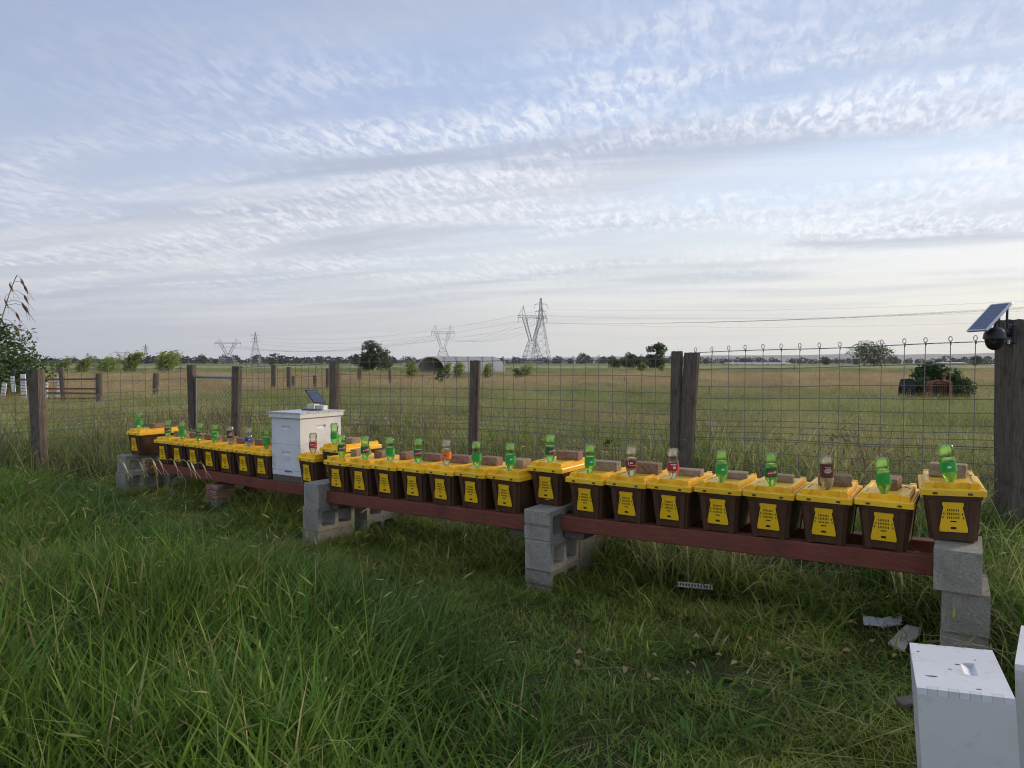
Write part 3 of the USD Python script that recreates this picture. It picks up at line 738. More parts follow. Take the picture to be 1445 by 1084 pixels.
# the label's front faces -y of the bottle; turned towards the viewer by about the row's angle
B = [
 (('R', 0), 0, 'upturned green bottle with pale tag, first right of middle pillar', 'label_green', 'tag', 8, True),
 (('R', 1), .002, 'upturned clear bottle with maroon label beside a tan brick', 'label_maroon', 'lines', -2, False),
 (('R', 2), 0, 'upturned clear bottle with bright red label before the split post', 'label_red', 'blocks', -10, False),
 (('R', 3), .004, 'upturned green bottle, plain label, right of the red labelled clear bottle', 'label_green', 'tag', -6, True),
 (('R', 4), 0, 'upturned green bottle with slanted red mark, left of the brown labelled bottle', 'label_dark_green', 'slant', -12, True),
 (('R', 5), .006, 'upturned clear bottle with brown label and white oval', 'label_brown', 'aw', -14, False),
 (('R', 6), -.004, 'upturned green bottle leaning left on last box of the right rail', 'label_green', 'plain', -18, True),
 ('end', 0, 'upturned green bottle leaning left on the box atop the right end pillar', 'label_green', 'tag', -25, True),
 ('mid', -.005, 'upturned green bottle standing highest, on the middle pillar box by a red brick', 'label_dark_green', 'slant', 20, True),
 (('L', 0), 0, 'upturned green bottle with red mark on the front box nearest left pillar', 'label_dark_green', 'slant', 16, True),
 (('L', 1), 0, 'upturned green bottle, second in the middle run from left pillar', 'label_dark_green', 'slant', 20, True),
 (('L', 2), 0, 'upturned plain green bottle, third in the middle run from left pillar', 'label_green', 'plain', 10, True),
 (('L', 3), 0, 'upturned green bottle with red mark left of the orange labelled bottle', 'label_dark_green', 'slant', 4, True),
 (('L', 4), 0, 'upturned clear bottle with bright orange label', 'label_orange', 'dot', 10, False),
 (('L', 5), 0, 'upturned green bottle right of the orange labelled bottle', 'label_green', 'plain', 0, True),
 (('L', 6), 0, 'upturned green bottle on last box left of the middle pillar', 'label_green', 'tag', 8, True),
 ('leftback', -.03, 'upturned green bottle set back, partly before the white beehive', 'label_green', 'plain', 0, True),
 ('bywhite', 0, 'upturned clear bottle with red label before the white beehive', 'label_red', 'lines', 20, False),
 (('F', 0), 0, 'upturned green bottle with red mark, first of left run', 'label_dark_green', 'slant', 24, True),
 (('F', 1), 0, 'upturned pale green bottle, second of left run', 'label_green', 'plain', 24, True),
 (('F', 2), 0, 'upturned green bottle with red mark leaning right, third of left run', 'label_dark_green', 'slant', 26, True),
 (('F', 3), 0, 'upturned plain green bottle left of the brown wrapped bottle', 'label_green', 'tag', 20, True),
 (('F', 4), 0, 'upturned clear bottle with tall brown wrapper in the left run', 'label_brown', 'aw', 22, False),
 (('F', 5), 0, 'upturned clear bottle with dark blue label', 'label_blue', 'blocks', 22, False),
 (('F', 6), 0, 'upturned green bottle just left of the white beehive', 'label_green', 'plain', 22, True),
 ('far', -.02, 'upturned green bottle farthest left, on the lone far box', 'label_green', 'plain', 24, True),
]
TILT = {'end': (1, -9), ('R', 6): (0, -5), ('F', 2): (0, 6), ('F', 3): (0, 3), ('R', 4): (0, -1), ('R', 0): (0, 1)}
for key, x, lab, lm, kind, turn, green in B:
    tall = kind == 'aw'
    make_bottle(key, x, lab, lm, kind, turn, TILT.get(key, (R_.uniform(-1.5, 1.5), R_.uniform(-1.8, 1.8))), green=green, level=R_.choice([.124, .132, .140, .118]) if not tall else .12,
                z0=.084 if tall else .067, z1=.158 if tall else .116)

# ------------------------------------------------------------------ bricks and wood weights on the lids
def weight(key, x, y, size, mt, label, yaw=0.0, cat='brick', seed=0, roughness=.0035):
    m, zb = HIVES[key]
    loc = m @ np.array([x, y, BH + .057 + size[2] / 2, 1])
    h = math.degrees(math.atan2(m[1, 0], m[0, 0]))
    t = obj('weight_brick' if cat == 'brick' else 'wood_block', rough(chamfer_box(size, .004), .03, roughness, 45, seed), M[mt])
    p = pose(loc[:3] + [0, 0, .0005], h + yaw)
    UsdGeom.Xformable(t).AddTransformOp().Set(Gf.Matrix4d(*[float(v) for v in p.T.ravel()]))
    tag(t, label, cat, 'weights laid on the hive lids')
weight('mid', .045, .02, (.165, .09, .060), 'brick_red', 'clean red brick on the middle pillar hive box lid', 6, seed=1)
weight(('R', 0), .035, .015, (.175, .09, .062), 'block_wood', 'dark brown block on the first lid right of middle pillar', 4, 'brick', 2)
weight(('R', 1), .040, .01, (.165, .095, .070), 'brick_tan', 'rough tan brick with pale top beside the maroon labelled bottle', 6, 'brick', 3, .012)
weight(('R', 2), .040, .02, (.15, .09, .042), 'block_wood', 'flat weathered block beside the bright red labelled bottle', 4, 'brick', 4)
weight(('R', 3), .030, .02, (.15, .09, .040), 'block_wood', 'flat mossy block on fourth lid right of middle pillar', 8, 'brick', 5)
weight(('R', 4), .020, .03, (.12, .085, .040), 'block_wood', 'small flat block left of the brown labelled bottle', 4, 'brick', 6)
weight(('R', 5), .020, .0, (.165, .09, .062), 'brick_tan', 'chipped reddish brick behind the brown labelled bottle', 14, 'brick', 7, .014)
weight(('R', 6), .010, .02, (.075, .16, .062), 'brick_red', 'brick seen end on behind the last bottle of right rail', -4, 'brick', 8)
weight('end', -.005, .02, (.165, .085, .068), 'block_wood', 'brown brick behind the leaning bottle on the right end box', -8, 'brick', 9)
for k, (sx, sy, mt, yw) in enumerate(((.075, .17, 'block_wood', 0), (.08, .16, 'brick_red', 5), (.075, .15, 'brick_red', -4), (.18, .085, 'brick_red', 4), (.17, .085, 'brick_red', 8), (.14, .09, 'brick_red', 5), (.10, .13, 'block_wood', 6))):
    weight(('L', k), .05 - .012 * k, .0 + .01 * (k % 3), (sx, sy, .058), mt, f'brown brick on the {ORD[k]} lid of the middle run from left pillar', yw, 'brick', 20 + k)
weight('leftback', .02, -.02, (.14, .11, .052), 'block_wood', 'grey brown block on the set back lid by white beehive', 5, 'brick', 30)
weight('bywhite', .03, .02, (.13, .09, .055), 'brick_red', 'small red brick tucked against the white beehive', 10, 'brick', 31)
for k in range(7):
    weight(('F', k), .03, -.01 + .01 * (k % 2), (.19, .088, .056), 'brick_red' if k % 3 else 'block_wood', f'reddish brick on the {ORD[k]} lid of the left run from far pillar', R_.uniform(-6, 6), 'brick', 40 + k)
weight('far', .03, .05, (.10, .19, .055), 'brick_red', 'red brick on the lid of the far left hive box', 4, 'brick', 50)
for key, lab in (('end', 'small dry twig lying on the right end lid'), (('R', 6), 'small dry twig lying on the last right rail lid')):
    m, zb = HIVES[key]
    b = MB()
    b.tube([(.04, .03, 0), (.065, .04, .008), (.10, .035, .004)], .0022, 5); b.tube([(.065, .04, .008), (.09, .07, .012)], .0018, 5); b.tube([(.06, .038, .006), (.052, .07, .01)], .0016, 5)
    mm = b.mesh(); mm.apply_translation((0, 0, BH + .060)); mm.apply_transform(m)
    tag(obj('twig', mm, M['bark']), lab, 'twig', 'twigs on lids')

# ------------------------------------------------------------------ wooden hive bodies
def carve(board, hold):
    return trimesh.boolean.difference([board, hold], engine='manifold')
def super_parts(W=.413, L=.505, H=.244, T=.020, n=9, hold_ends=True, hold_sides=True):
    """four boards with finger joints at the corners, upright: x across, y along, z up"""
    fh, g = H / n, .0007
    hd = Polygon([(.058 * math.cos(a), -.050 * math.sin(a)) for a in np.linspace(PI, 0, 15)])
    hd = extrude(hd, .03)                                 # x, y = height, z = depth
    hd.merge_vertices(); hd.fix_normals()
    hd.apply_transform(trimesh.transformations.rotation_matrix(math.radians(-29), (1, 0, 0)))
    out = []
    for s in (-1, 1):
        core = trimesh.creation.box((W - 2 * T - g, T, H)); core.apply_translation((0, s * (L / 2 - T / 2), H / 2))
        if hold_ends:
            h = hd.copy(); h.apply_transform(trimesh.transformations.rotation_matrix(PI / 2, (1, 0, 0)))
            h.apply_translation((0, -L / 2 + .016, H * .68))
            if s > 0: h.apply_transform(trimesh.transformations.rotation_matrix(PI, (0, 0, 1)))
            core = carve(core, h)
        b = MB().add(core)
        for k in range(0, n, 2):
            for t in (-1, 1):
                b.box((t * (W / 2 - T / 2), s * (L / 2 - T / 2), (k + .5) * fh), (T, T, fh - g))
        out.append(('end_board', b.mesh()))
        core = trimesh.creation.box((T, L - 2 * T - g, H)); core.apply_translation((s * (W / 2 - T / 2), 0, H / 2))
        if hold_sides:
            h = hd.copy(); h.apply_transform(trimesh.transformations.rotation_matrix(PI / 2, (1, 0, 0)))
            h.apply_translation((0, -W / 2 + .016, H * .68))
            h.apply_transform(trimesh.transformations.rotation_matrix(s * PI / 2, (0, 0, 1)))
            core = carve(core, h)
        b = MB().add(core)
        for k in range(1, n, 2):
            for t in (-1, 1):
                b.box((s * (W / 2 - T / 2 - .0004), t * (L / 2 - T / 2 - .0004), (k + .5) * fh), (T, T, fh - g))
        out.append(('side_board', b.mesh()))
    return out

SUP = super_parts()
p = row_point((-2.32, 6.83), HF, .2065, .2525)
WHITE = pose((p[0], p[1], .366), -HF, 0, -.4)
t = thing('beehive', 'tall white painted wooden beehive of two stacked boxes in the row', 'beehive', WHITE)
b = MB().box((0, 0, .030), (.405, .50, .059), .003)
obj('base_board', b, M['grey_wood'], t)
b = MB().box((0, .0, .087), (.413, .50, .052), .003)
bb = obj('bottom_board', b, M['white_paint'], t)
b = MB()
for k in range(5):
    b.box((-.02 + .022 * k, -.2515, .101 + .003 * (k % 2)), (.012, .004, .010 + .004 * (k % 3)))
obj('entrance_gap', b, M['dark_slot'], bb)
for k in range(2):
    z0 = .115 + k * .2455
    bod = obj('hive_body', SUP[0][1].copy().apply_translation((0, 0, z0)), M['white_paint'], t)
    for nm, m_ in SUP[1:]:
        obj(nm, m_.copy().apply_translation((0, 0, z0)), M['white_paint'], bod)
    obj('inner_dark', trimesh.creation.box((.37, .462, .242)).apply_translation((0, 0, z0 + .1215)), M['joint_dark'], bod)
cv = MB()
cz = .115 + 2 * .2455
cv.box((0, 0, cz + .030), (.452, .545, .052), .003)
lidp = obj('cover', cv, M['white_paint'], t)
b = MB().box((0, 0, cz + .0578), (.458, .551, .0035), .001)
for k in range(-2, 3):
    b.box((k * .10, -.2765, cz + .051), (.085, .003, .011))
    b.box((.2295, k * .12, cz + .051), (.003, .10, .011))
obj('metal_sheet', b, M['alu'], lidp)
TOPZ = cz + .0596
# solar gadget on the hive
g = thing('solar_lamp', 'small dark solar panel on a pale box atop the white beehive', 'solar panel', WHITE @ pose((.0, .13, TOPZ), 8))
obj('housing', MB().box((-.045, 0, .0295), (.10, .08, .057), .004).box((.06, 0, .024), (.10, .07, .045), .004), M['white_plastic'], g)
_A, _D, _B = np.array([-1.915, 6.837, 1.115]), np.array([-1.838, 6.984, 1.102]), np.array([-2.017, 6.902, 1.233])
_u = (_D - _A) / np.linalg.norm(_D - _A); _n = np.cross(_u, _B - _A); _n /= np.linalg.norm(_n)
SP = np.eye(4); SP[:3, 0], SP[:3, 1], SP[:3, 2], SP[:3, 3] = _u, np.cross(_n, _u), _n, (_D + _B) / 2
SP = np.linalg.inv(WHITE @ pose((.0, .13, TOPZ), 8)) @ SP
st = MB()
for sx in (-.05, .05):
    e_ = (SP @ np.array([sx, -.05, -.006, 1]))[:3]
    st.bar((e_[0], e_[1], .02), e_, .006)
obj('stand', st, M['alu'], g)
pn = obj('panel', chamfer_box((.152, .160, .008), .002), M['pv'], g)
UsdGeom.Xformable(pn).AddTransformOp().Set(Gf.Matrix4d(*[float(v) for v in SP.T.ravel()]))
obj('panel_frame', MB().box((0, .082, 0), (.162, .004, .011)).box((0, -.082, 0), (.162, .004, .011)).box((.079, 0, 0), (.004, .159, .011)).box((-.079, 0, 0), (.004, .159, .011)).mesh().apply_transform(SP), M['black_plastic'], g)
obj('old_board', MB().box((-.02, -.06, .006), (.20, .06, .011), .002), M['grey_wood'], g)

# white hive body standing on end in the near right corner, and its neighbour
TO_END = np.array([[0, 0, 1, 0], [1, 0, 0, 0], [0, 1, 0, 0], [0, 0, 0, 1.0]])
def near_box(loc, yaw, rx, ry, label, zdown, top=True):
    m = pose(loc, yaw, rx, ry)
    t = thing('hive_body_box', label, 'hive body', m)
    for nm, me in super_parts(hold_sides=False):
        me = me.copy()
        me.apply_translation((0, 0, -.122)); me.apply_transform(TO_END); me.apply_translation((0, 0, -.2525))
        obj(nm, me, M['white_box' if nm == 'end_board' else 'dusty_paint'], t)  # side boards take the duller paint with their shade in it
    return t
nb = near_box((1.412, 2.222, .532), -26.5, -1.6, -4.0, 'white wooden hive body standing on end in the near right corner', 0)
sm = MB()
SPL = [(-.075, -.10, .030, .010), (.005, .03, .014, .009), (-.02, -.02, .010, .006), (.06, .09, .006, .006), (.04, -.165, .014, .008), (-.1, .12, .007, .010)]
for x, y, w, l in SPL:
    e = Polygon([(x + w * .5 * math.cos(a) * (1 + .3 * math.sin(3 * a + x * 90)), y + l * .5 * math.sin(a)) for a in np.linspace(0, 2 * PI, 15)[:-1]])
    k = extrude(e, .0009); k.apply_translation((0, 0, -.0002)); sm.add(k)
obj('propolis_spot', sm, mat('propolis', (.13, .055, .045), (.2, .10, .07), 60, .5, .2), nb)
# the neighbour: its left edge shows at the frame
c = at(1432, 934, 2.2)
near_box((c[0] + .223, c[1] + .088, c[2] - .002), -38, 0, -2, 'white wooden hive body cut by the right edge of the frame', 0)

# ------------------------------------------------------------------ fence
def post(name, base, top, r, label, split=False, seed=0, square=False, group='weathered fence posts', r2=None):
    base, top = np.array(base, float), np.array(top, float)
    n, k = (20, 15) if not square else (24, 15)
    a = np.arange(n) / n * 2 * PI
    v, f = [], []
    ax = top - base
    rr = np.random.default_rng(seed)
    ridge = 1 + .10 * rr.standard_normal(n) * .7
    if square:
        ridge = 1 / np.maximum(np.abs(np.cos(a)), np.abs(np.sin(a))) ** .82 * .92 * (1 + .02 * rr.standard_normal(n))
    for i in range(k):
        t = i / (k - 1)
        c = base + ax * t + np.array([.012 * math.sin(3 * t + seed), 0, 0])
        rad = r * (1 - t) + (r2 or r) * t
        wob = ridge * (1 + .05 * (meshkit.noise(np.stack([np.cos(a) * 3, np.sin(a) * 3, np.full(n, t * 5 + seed)], -1), seed) - .5))
        z = c[2] + (0 if i < k - 1 else 1) * .016 * (meshkit.noise(np.stack([np.cos(a) * 4, np.sin(a) * 4, np.full(n, seed * 1.7)], -1), seed + 3) - .5)
        v.append(np.stack([c[0] + rad * wob * np.cos(a), c[1] + rad * wob * np.sin(a), np.broadcast_to(z, (n,))], -1))
    v = np.vstack(v + [[top + [0, 0, -.006]]])
    for i in range(k - 1):
        for j in range(n):
            p, q = i * n + j, i * n + (j + 1) % n
            f += [(p, q, q + n), (p, q + n, p + n)]
    for j in range(n):
        f.append(((k - 1) * n + j, (k - 1) * n + (j + 1) % n, k * n))
    m = trimesh.Trimesh(v, f, process=False)
    return tag(obj(name, m, M['post_wood'], smooth=35), label, 'fence post', group)

def gz(p):
    return float(ground(p[0], p[1]))
RPt, MPt, P3, P4, G2, G1, P5, P6 = (3.565, 5.0), (1.60, 6.47), (-.42, 8.02), (-2.24, 8.92), (-3.78, 9.72), (-4.585, 10.15), (-6.03, 9.02), (-7.6, 7.9)
def pl(name, p, ztop, r, label, seed, lean=(0, 0), square=False, r2=None):
    return post(name, (p[0] - lean[0], p[1] - lean[1], gz(p) - .25), (p[0], p[1], ztop), r, label, seed=seed, square=square, r2=r2)
pl('fence_post', RPt, 1.80, .105, 'thick dark square post at the right edge carrying the camera', 1, square=True)
pl('fence_post', (1.655, 6.46), 1.592, .066, 'split grey post leaning right at the joint of two fence panels', 2, lean=(.10, 0), r2=.070)
pl('fence_post', (1.520, 6.50), 1.604, .045, 'slim grey post standing tight against the leaning split post', 3, lean=(.0, 0))
pl('fence_post', P3, 1.525, .060, 'round grey post in the middle of the fence left of the split post', 4)
pl('fence_post', P4, 1.50, .068, 'round grey post rising behind the white beehive', 5)
pl('fence_post', G2, 1.452, .066, 'crooked grey gate post right of the small gate', 6, lean=(.06, 0))
pl('fence_post', G1, 1.470, .062, 'dark gate post left of the small gate', 7)
pl('fence_post', P5, 1.41, .088, 'stout grey post at the left end of the fence', 8)

HZ = [0, .155, .31, .412, .513, .610, .660, .712, .765, .782, .885, .985, 1.085, 1.16, 1.22, 1.28]
def fence_panel(a, b, za, zb, label, seed, gap=.1524, height=1.28):
    rr = np.random.default_rng(seed)
    t = thing('wire_fence_panel', label, 'wire fence', None, 'welded wire panels of the fence')
    a, b = np.array(a, float), np.array(b, float)
    L = np.linalg.norm(b - a)
    u = (b - a) / L
    nrm = np.array([-u[1], u[0]])
    def P(s, z):
        bow = .012 * math.sin(s * 2.1 + seed) + .008 * math.sin(s * 5.3 + z * 3 + seed)
        x, y = a + u * s + nrm * bow
        return np.array([x, y, za + (zb - za) * s / L - z + .004 * math.sin(s * 4 + z * 7)])
    for h in HZ:
        if h > height: continue
        s = np.linspace(0, L, 14)
        r = .0037 if h in (0, .765) else .0028
        obj('line_wire', tube_mesh([P(x, h) for x in s], r, 5), M['wire'], t)
    n = int(L / gap)
    for i in range(n + 1):
        s0 = (L - n * gap) / 2 + i * gap + rr.normal(0, .003)
        lean = rr.normal(0, .006)
        pts = [P(s0 + lean * z, z) + np.append(nrm, 0) * .0055 for z in np.linspace(-.012, height, 9)]
        b_ = MB().tube(pts, .0030, 5)
        c = P(s0, -.028)
        ring = [c + np.append(u * (.0115 * math.sin(q)), .019 * -math.cos(q)) for q in np.linspace(.25, 2 * PI - .25, 12)]
        b_.tube(ring, .0030, 5)
        b_.tube([P(s0, .014) + np.append(u * .006, 0), P(s0, -.008) + np.append(u * .004, 0)], .0034, 5)
        obj('stay_wire', b_, M['wire'], t)
    return t
def between(a, b, ra, rb):
    a, b = np.array(a), np.array(b); u = (b - a) / np.linalg.norm(b - a)
    return a + u * ra, b - u * rb
off = np.array([-.35, -.45]); off = off / np.linalg.norm(off) * .07
def panel(a, b, ra, rb, za, zb, lab, seed, push=0.0, **k):
    a, b = between(a, b, ra, rb)
    fence_panel(a, b, za, zb, lab, seed, **k)
panel(MPt, RPt, .06, .09, 1.590, 1.652, 'wire fence panel with looped tops, between split post and camera post', 1)
panel(P3, MPt, .06, .13, 1.516, 1.532, 'wire fence panel left of the split post', 2)
panel(P4, P3, .07, .06, 1.500, 1.516, 'wire fence panel between the beehive post and the middle post', 3)
panel(G2, P4, .07, .07, 1.430, 1.490, 'wire fence panel behind the white beehive, right of the gate', 4, gap=.11)
panel(P5, G1, .09, .07, 1.400, 1.425, 'wire fence panel left of the small gate', 5)
panel(P6, P5, .0, .09, 1.38, 1.395, 'wire fence panel cut by the left edge of the frame', 6)

a, b = between(G1, G2, .075, .08)
t = thing('small_gate', 'small pipe gate filled with chain link, left of the beehive', 'gate', None)
ua = (b - a) / np.linalg.norm(b - a); Lg = np.linalg.norm(b - a)
def gp(s, z): return np.array([*(a + ua * s), z])
obj('top_pipe', tube_mesh([gp(-.03, 1.305), gp(Lg + .03, 1.30)], .022, 8), M['pipe'], t)
obj('bottom_pipe', tube_mesh([gp(0, .14), gp(Lg, .14)], .018, 8), M['pipe'], t)
for s in (0, Lg):
    obj('side_pipe', tube_mesh([gp(s, .14), gp(s, 1.285)], .016, 8), M['wire'], t)
b_ = MB()
n = int((Lg + 1.14) / .065)
for i in range(-n, n):
    s0 = i * .065
    for sg in (1, -1):
        z0, z1 = .16, 1.28
        q0, q1 = (s0, s0 + (z1 - z0)) if sg > 0 else (s0 + 1.12, s0)
        # clip the slanting wire to the frame
        def clip(sa, zaa, sb, zbb):
            lo, hi = 0.0, 1.0
            d = sb - sa
            for bound, side in ((0.0, 1), (Lg, -1)):
                if abs(d) < 1e-9: continue
                tt = (bound - sa) / d
                if side * d > 0: lo = max(lo, tt)
                else: hi = min(hi, tt)
            return lo, hi
        lo, hi = clip(q0, z0, q1, z1)
        if hi - lo > .03:
            f = lambda t_: gp(q0 + (q1 - q0) * t_, z0 + (z1 - z0) * t_)
            b_.tube([f(lo), f(hi)], .0016, 3)
tag(obj('chain_link', b_, M['wire'], t), kind='stuff')

# ------------------------------------------------------------------ camera with solar panel on the right post
t = thing('security_camera', 'black dome camera with tilted solar panel, fixed to the right post', 'security camera', None)
A_, D_, B_, C_ = np.array([3.158, 4.932, 1.718]), np.array([3.175, 4.751, 1.718]), np.array([3.337, 4.947, 1.904]), np.array([3.356, 4.764, 1.900])
uu = (D_ - A_); wv = (B_ - A_); lu, lw = np.linalg.norm(uu), np.linalg.norm(wv)
uu /= lu; nn = np.cross(uu, wv); nn /= np.linalg.norm(nn); wv = np.cross(nn, uu)
PM = np.eye(4); PM[:3, 0], PM[:3, 1], PM[:3, 2], PM[:3, 3] = uu, wv, nn, (A_ + C_) / 2
pn = obj('solar_panel', trimesh.creation.box((lu - .012, lw - .012, .006)).apply_translation((0, 0, .004)), M['pv'], t)
UsdGeom.Xformable(pn).AddTransformOp().Set(Gf.Matrix4d(*[float(v) for v in PM.T.ravel()]))
fr = MB()
for s in (-1, 1):
    fr.box((s * (lu / 2 - .004), 0, 0), (.010, lw, .017), .002).box((0, s * (lw / 2 - .004), 0), (lu - .018, .010, .017), .002)
obj('panel_frame', fr.mesh().apply_transform(PM), M['alu'], t)
bk = MB().box((0, 0, -.006), (lu - .03, lw - .03, .004))
obj('panel_back', bk.mesh().apply_transform(PM), M['black_plastic'], t)
DC = np.array([3.305, 4.86, 1.668])
prof = [(.001, .074), (.030, .072), (.052, .058), (.064, .036), (.069, .010), (.069, -.004), (.060, -.008)]
obj('head_shell', lathe(prof[::-1], 28).apply_translation(DC), M['black_plastic'], t, smooth=40)
obj('lens_dome', lathe([(.001, -.082), (.022, -.079), (.040, -.066), (.052, -.045), (.058, -.020), (.060, -.006)], 28).apply_translation(DC), M['dark_glass'], t, smooth=True)
br = MB().tube([DC + [.03, .01, .04], DC + [.085, .04, .045], DC + [.135, .06, .04]], .030, 12).box(DC + [.150, .065, .03], (.03, .10, .14), .008)
obj('wall_bracket', br, M['black_plastic'], t, smooth=30)
arm = MB().tube([DC + [.0, .0, .07], DC + [.02, .01, .12], (A_ + C_) / 2 - nn * .012], .012, 8).box((A_ + C_) / 2 - nn * .022, (.06, .05, .03), .006)
obj('panel_arm', arm, M['black_plastic'], t)
for dx, h in ((.115, .16), (.060, .125)):
    obj('antenna', tube_mesh([DC + [dx, .05, .06], DC + [dx + .004, .05, .06 + h]], .0075, 8), M['black_plastic'], t)
obj('screw_knob', tube_mesh([DC + [.112, .02, -.01], DC + [.112, .02, -.04]], .007, 8), M['alu'], t)

# ------------------------------------------------------------------ litter by the right pillar
def slab(name, pts, z, h, mt, label, cat, tilt=(0, 0), crumple=.004, seed=0):
    c = np.mean(pts, 0)
    m = extrude(Polygon([(x - c[0], y - c[1]) for x, y in pts]), h)
    m = rough(m, .02, crumple, 30, seed)
    o = obj(name, m, M[mt])
    q = pose((c[0], c[1], z), 0, *tilt)
    UsdGeom.Xformable(o).AddTransformOp().Set(Gf.Matrix4d(*[float(v) for v in q.T.ravel()]))
    return tag(o, label, cat)
def on_ground(px, py, z):
    u, v = (px - 722.5) / 1000, (542 - py) / 1000
    d = np.array([u, math.cos(PITCH) + v * math.sin(PITCH), -math.sin(PITCH) + v * math.cos(PITCH)])
    q = d * ((z - CAM_H) / d[2])
    return (q[0], q[1])
slab('broken_board', [on_ground(a_, b_, .09) for a_, b_ in ((1217, 871), (1244, 874), (1272, 869), (1273, 879), (1243, 883), (1219, 881))], .085, .012, 'paper_white', 'torn white board scrap lying under the right rail', 'board', (3, 2), .010, 1)
slab('broken_board', [on_ground(a_, b_, .10) for a_, b_ in ((1253, 904), (1279, 884), (1301, 889), (1294, 900), (1283, 904), (1276, 915))], .09, .010, 'particle_board', 'broken tan board with ragged edges beside the right pillar', 'board', (3, -3), .005, 2)
slab('plank_scrap', [(1.60, 2.92), (1.60, 2.86), (1.86, 2.94), (1.84, 3.0)], .09, .012, 'grey_wood', 'thin grey plank scrap half hidden in the mown grass', 'board', (2, 0), .004, 3)
c = at(981, 834, 4.42)
t = thing('vent_strip', 'white perforated plastic strip lying in grass under the right rail', 'plastic strip', pose((c[0], c[1], float(ground(c[0], c[1])) + .07), -12, 24, 2))
b_ = MB().box((0, .018, 0), (.215, .008, .004)).box((0, -.018, 0), (.215, .008, .004))
for k in range(12):
    b_.box((-.100 + k * .0182, 0, 0), (.008, .03, .004))
obj('strip', b_, M['white_plastic'], t)
c = row_point(OF, HF, .1, -.1)
cd = at(222, 676, 7.75)
tag(obj('cord', tube_mesh([at(216, 650, 7.76), at(221, 672, 7.76), at(223, 690, 7.75), at(220, 702, 7.74)], .007, 6), M['yellow_cord']), 'yellow cord hanging from the far left rail end', 'cord')
tag(obj('bent_wire', tube_mesh([at(242, 703, 7.0), at(243, 684, 7.0), at(246, 676, 7.0), at(254, 673, 7.0), at(261, 675, 7.0), at(262, 684, 7.0), at(258, 703, 7.0)], .0032, 5), M['pipe']), 'bent grey wire loop stuck in the ground before the left rail', 'wire')
for k in range(26):
    px, py = R_.uniform(800, 1285), R_.uniform(862, 985)
    y = (1.47) / ((py - 512) / 1000)
    c = at(px, py, y)
    l, w = R_.uniform(.03, .06), R_.uniform(.008, .016)
    th = np.linspace(0, 1, 7)
    up = .012 * np.sin(th * PI) * R_.uniform(.3, 1.6)
    wd = w * np.sin(th * PI) ** .8 + .0006
    v = np.vstack([np.stack([(th - .5) * l, -wd, up], -1), np.stack([(th - .5) * l, wd, up + .004], -1)])
    f = np.array([(i, i + 1, i + 8, i + 7) for i in range(6)])
    o = obj('dry_leaf', (v, f), M['dead_leaf'], smooth=True)
    q = pose((c[0], c[1], float(ground(c[0], c[1])) + R_.uniform(.04, .055)), R_.uniform(0, 360), R_.uniform(-25, 25), R_.uniform(-12, 12))
    UsdGeom.Xformable(o).AddTransformOp().Set(Gf.Matrix4d(*[float(x) for x in q.T.ravel()]))
    tag(o, 'curled brown dry leaf fallen on the mown grass', 'leaf', 'dry leaves on the mown grass')

# ------------------------------------------------------------------ old machine in the field
TY = 24.0
c = at(1321, 571, TY)
t = thing('old_tractor', 'rusty old tractor front with black tyres, overgrown by a shrub', 'tractor', pose((c[0], c[1], -.02), -6))
gb = MB()
for s in (-1, 1):
    gb.box((s * .31, -.30, .42), (.07, .08, .84), .012).box((s * .33, .35, .45), (.05, 1.2, .70), .02)
arch = [(.33 * math.cos(a), -.30, .80 + .12 * math.sin(a)) for a in np.linspace(PI, 0, 13)]
gb.tube(arch, .045, 8)
gb.add(trimesh.convex.convex_hull(np.array([(x * 1.03, y, z) for y in (-.28, 1.0) for x, _, z in arch])))
obj('hood', gb, M['rust'], t)
b_ = MB().box((0, -.22, .42), (.54, .02, .74))
obj('grille_dark', b_, M['dark_slot'], t)
b_ = MB()
for k in range(7):
    b_.box((-.21 + k * .07, -.25, .40), (.014, .014, .70))
obj('grille_bars', b_, M['rust'], t)
obj('stack_pipe', MB().tube([(.26, .05, .88), (.26, .05, 1.06), (.27, .05, 1.2)], .05, 10).tube([(.27, .05, 1.10), (.27, .05, 1.14)], .075, 10).mesh(), M['rust'], t)
def tyre(x, y, r, w, yaw):
    pr = []
    for a in np.linspace(0, 2 * PI, 17):
        pr.append((r - .22 * r + .22 * r * math.copysign(abs(math.cos(a)) ** .5, math.cos(a)), w / 2 * math.copysign(abs(math.sin(a)) ** .5, math.sin(a))))
    m = lathe(pr, 40)
    b = MB().add(m)
    for k in range(22):
        q = k / 22 * 2 * PI
        b.box((r * math.cos(q), r * math.sin(q), 0), (.05, .05, w * .9), .01)
    m = b.mesh()
    m.apply_transform(trimesh.transformations.rotation_matrix(PI / 2, (0, 1, 0)))
    m.apply_transform(trimesh.transformations.rotation_matrix(yaw, (0, 0, 1)))
    m.apply_translation((x, y, r - .1))
    return m
obj('tyre', tyre(-.86, .2, .52, .42, -.25), M['tyre'], t, smooth=30)
obj('tyre', tyre(1.0, .9, .52, .40, .2), M['tyre'], t, smooth=30)
obj('axle', tube_mesh([(-.8, .3, .42), (.95, .8, .42)], .06, 8), M['rust'], t)

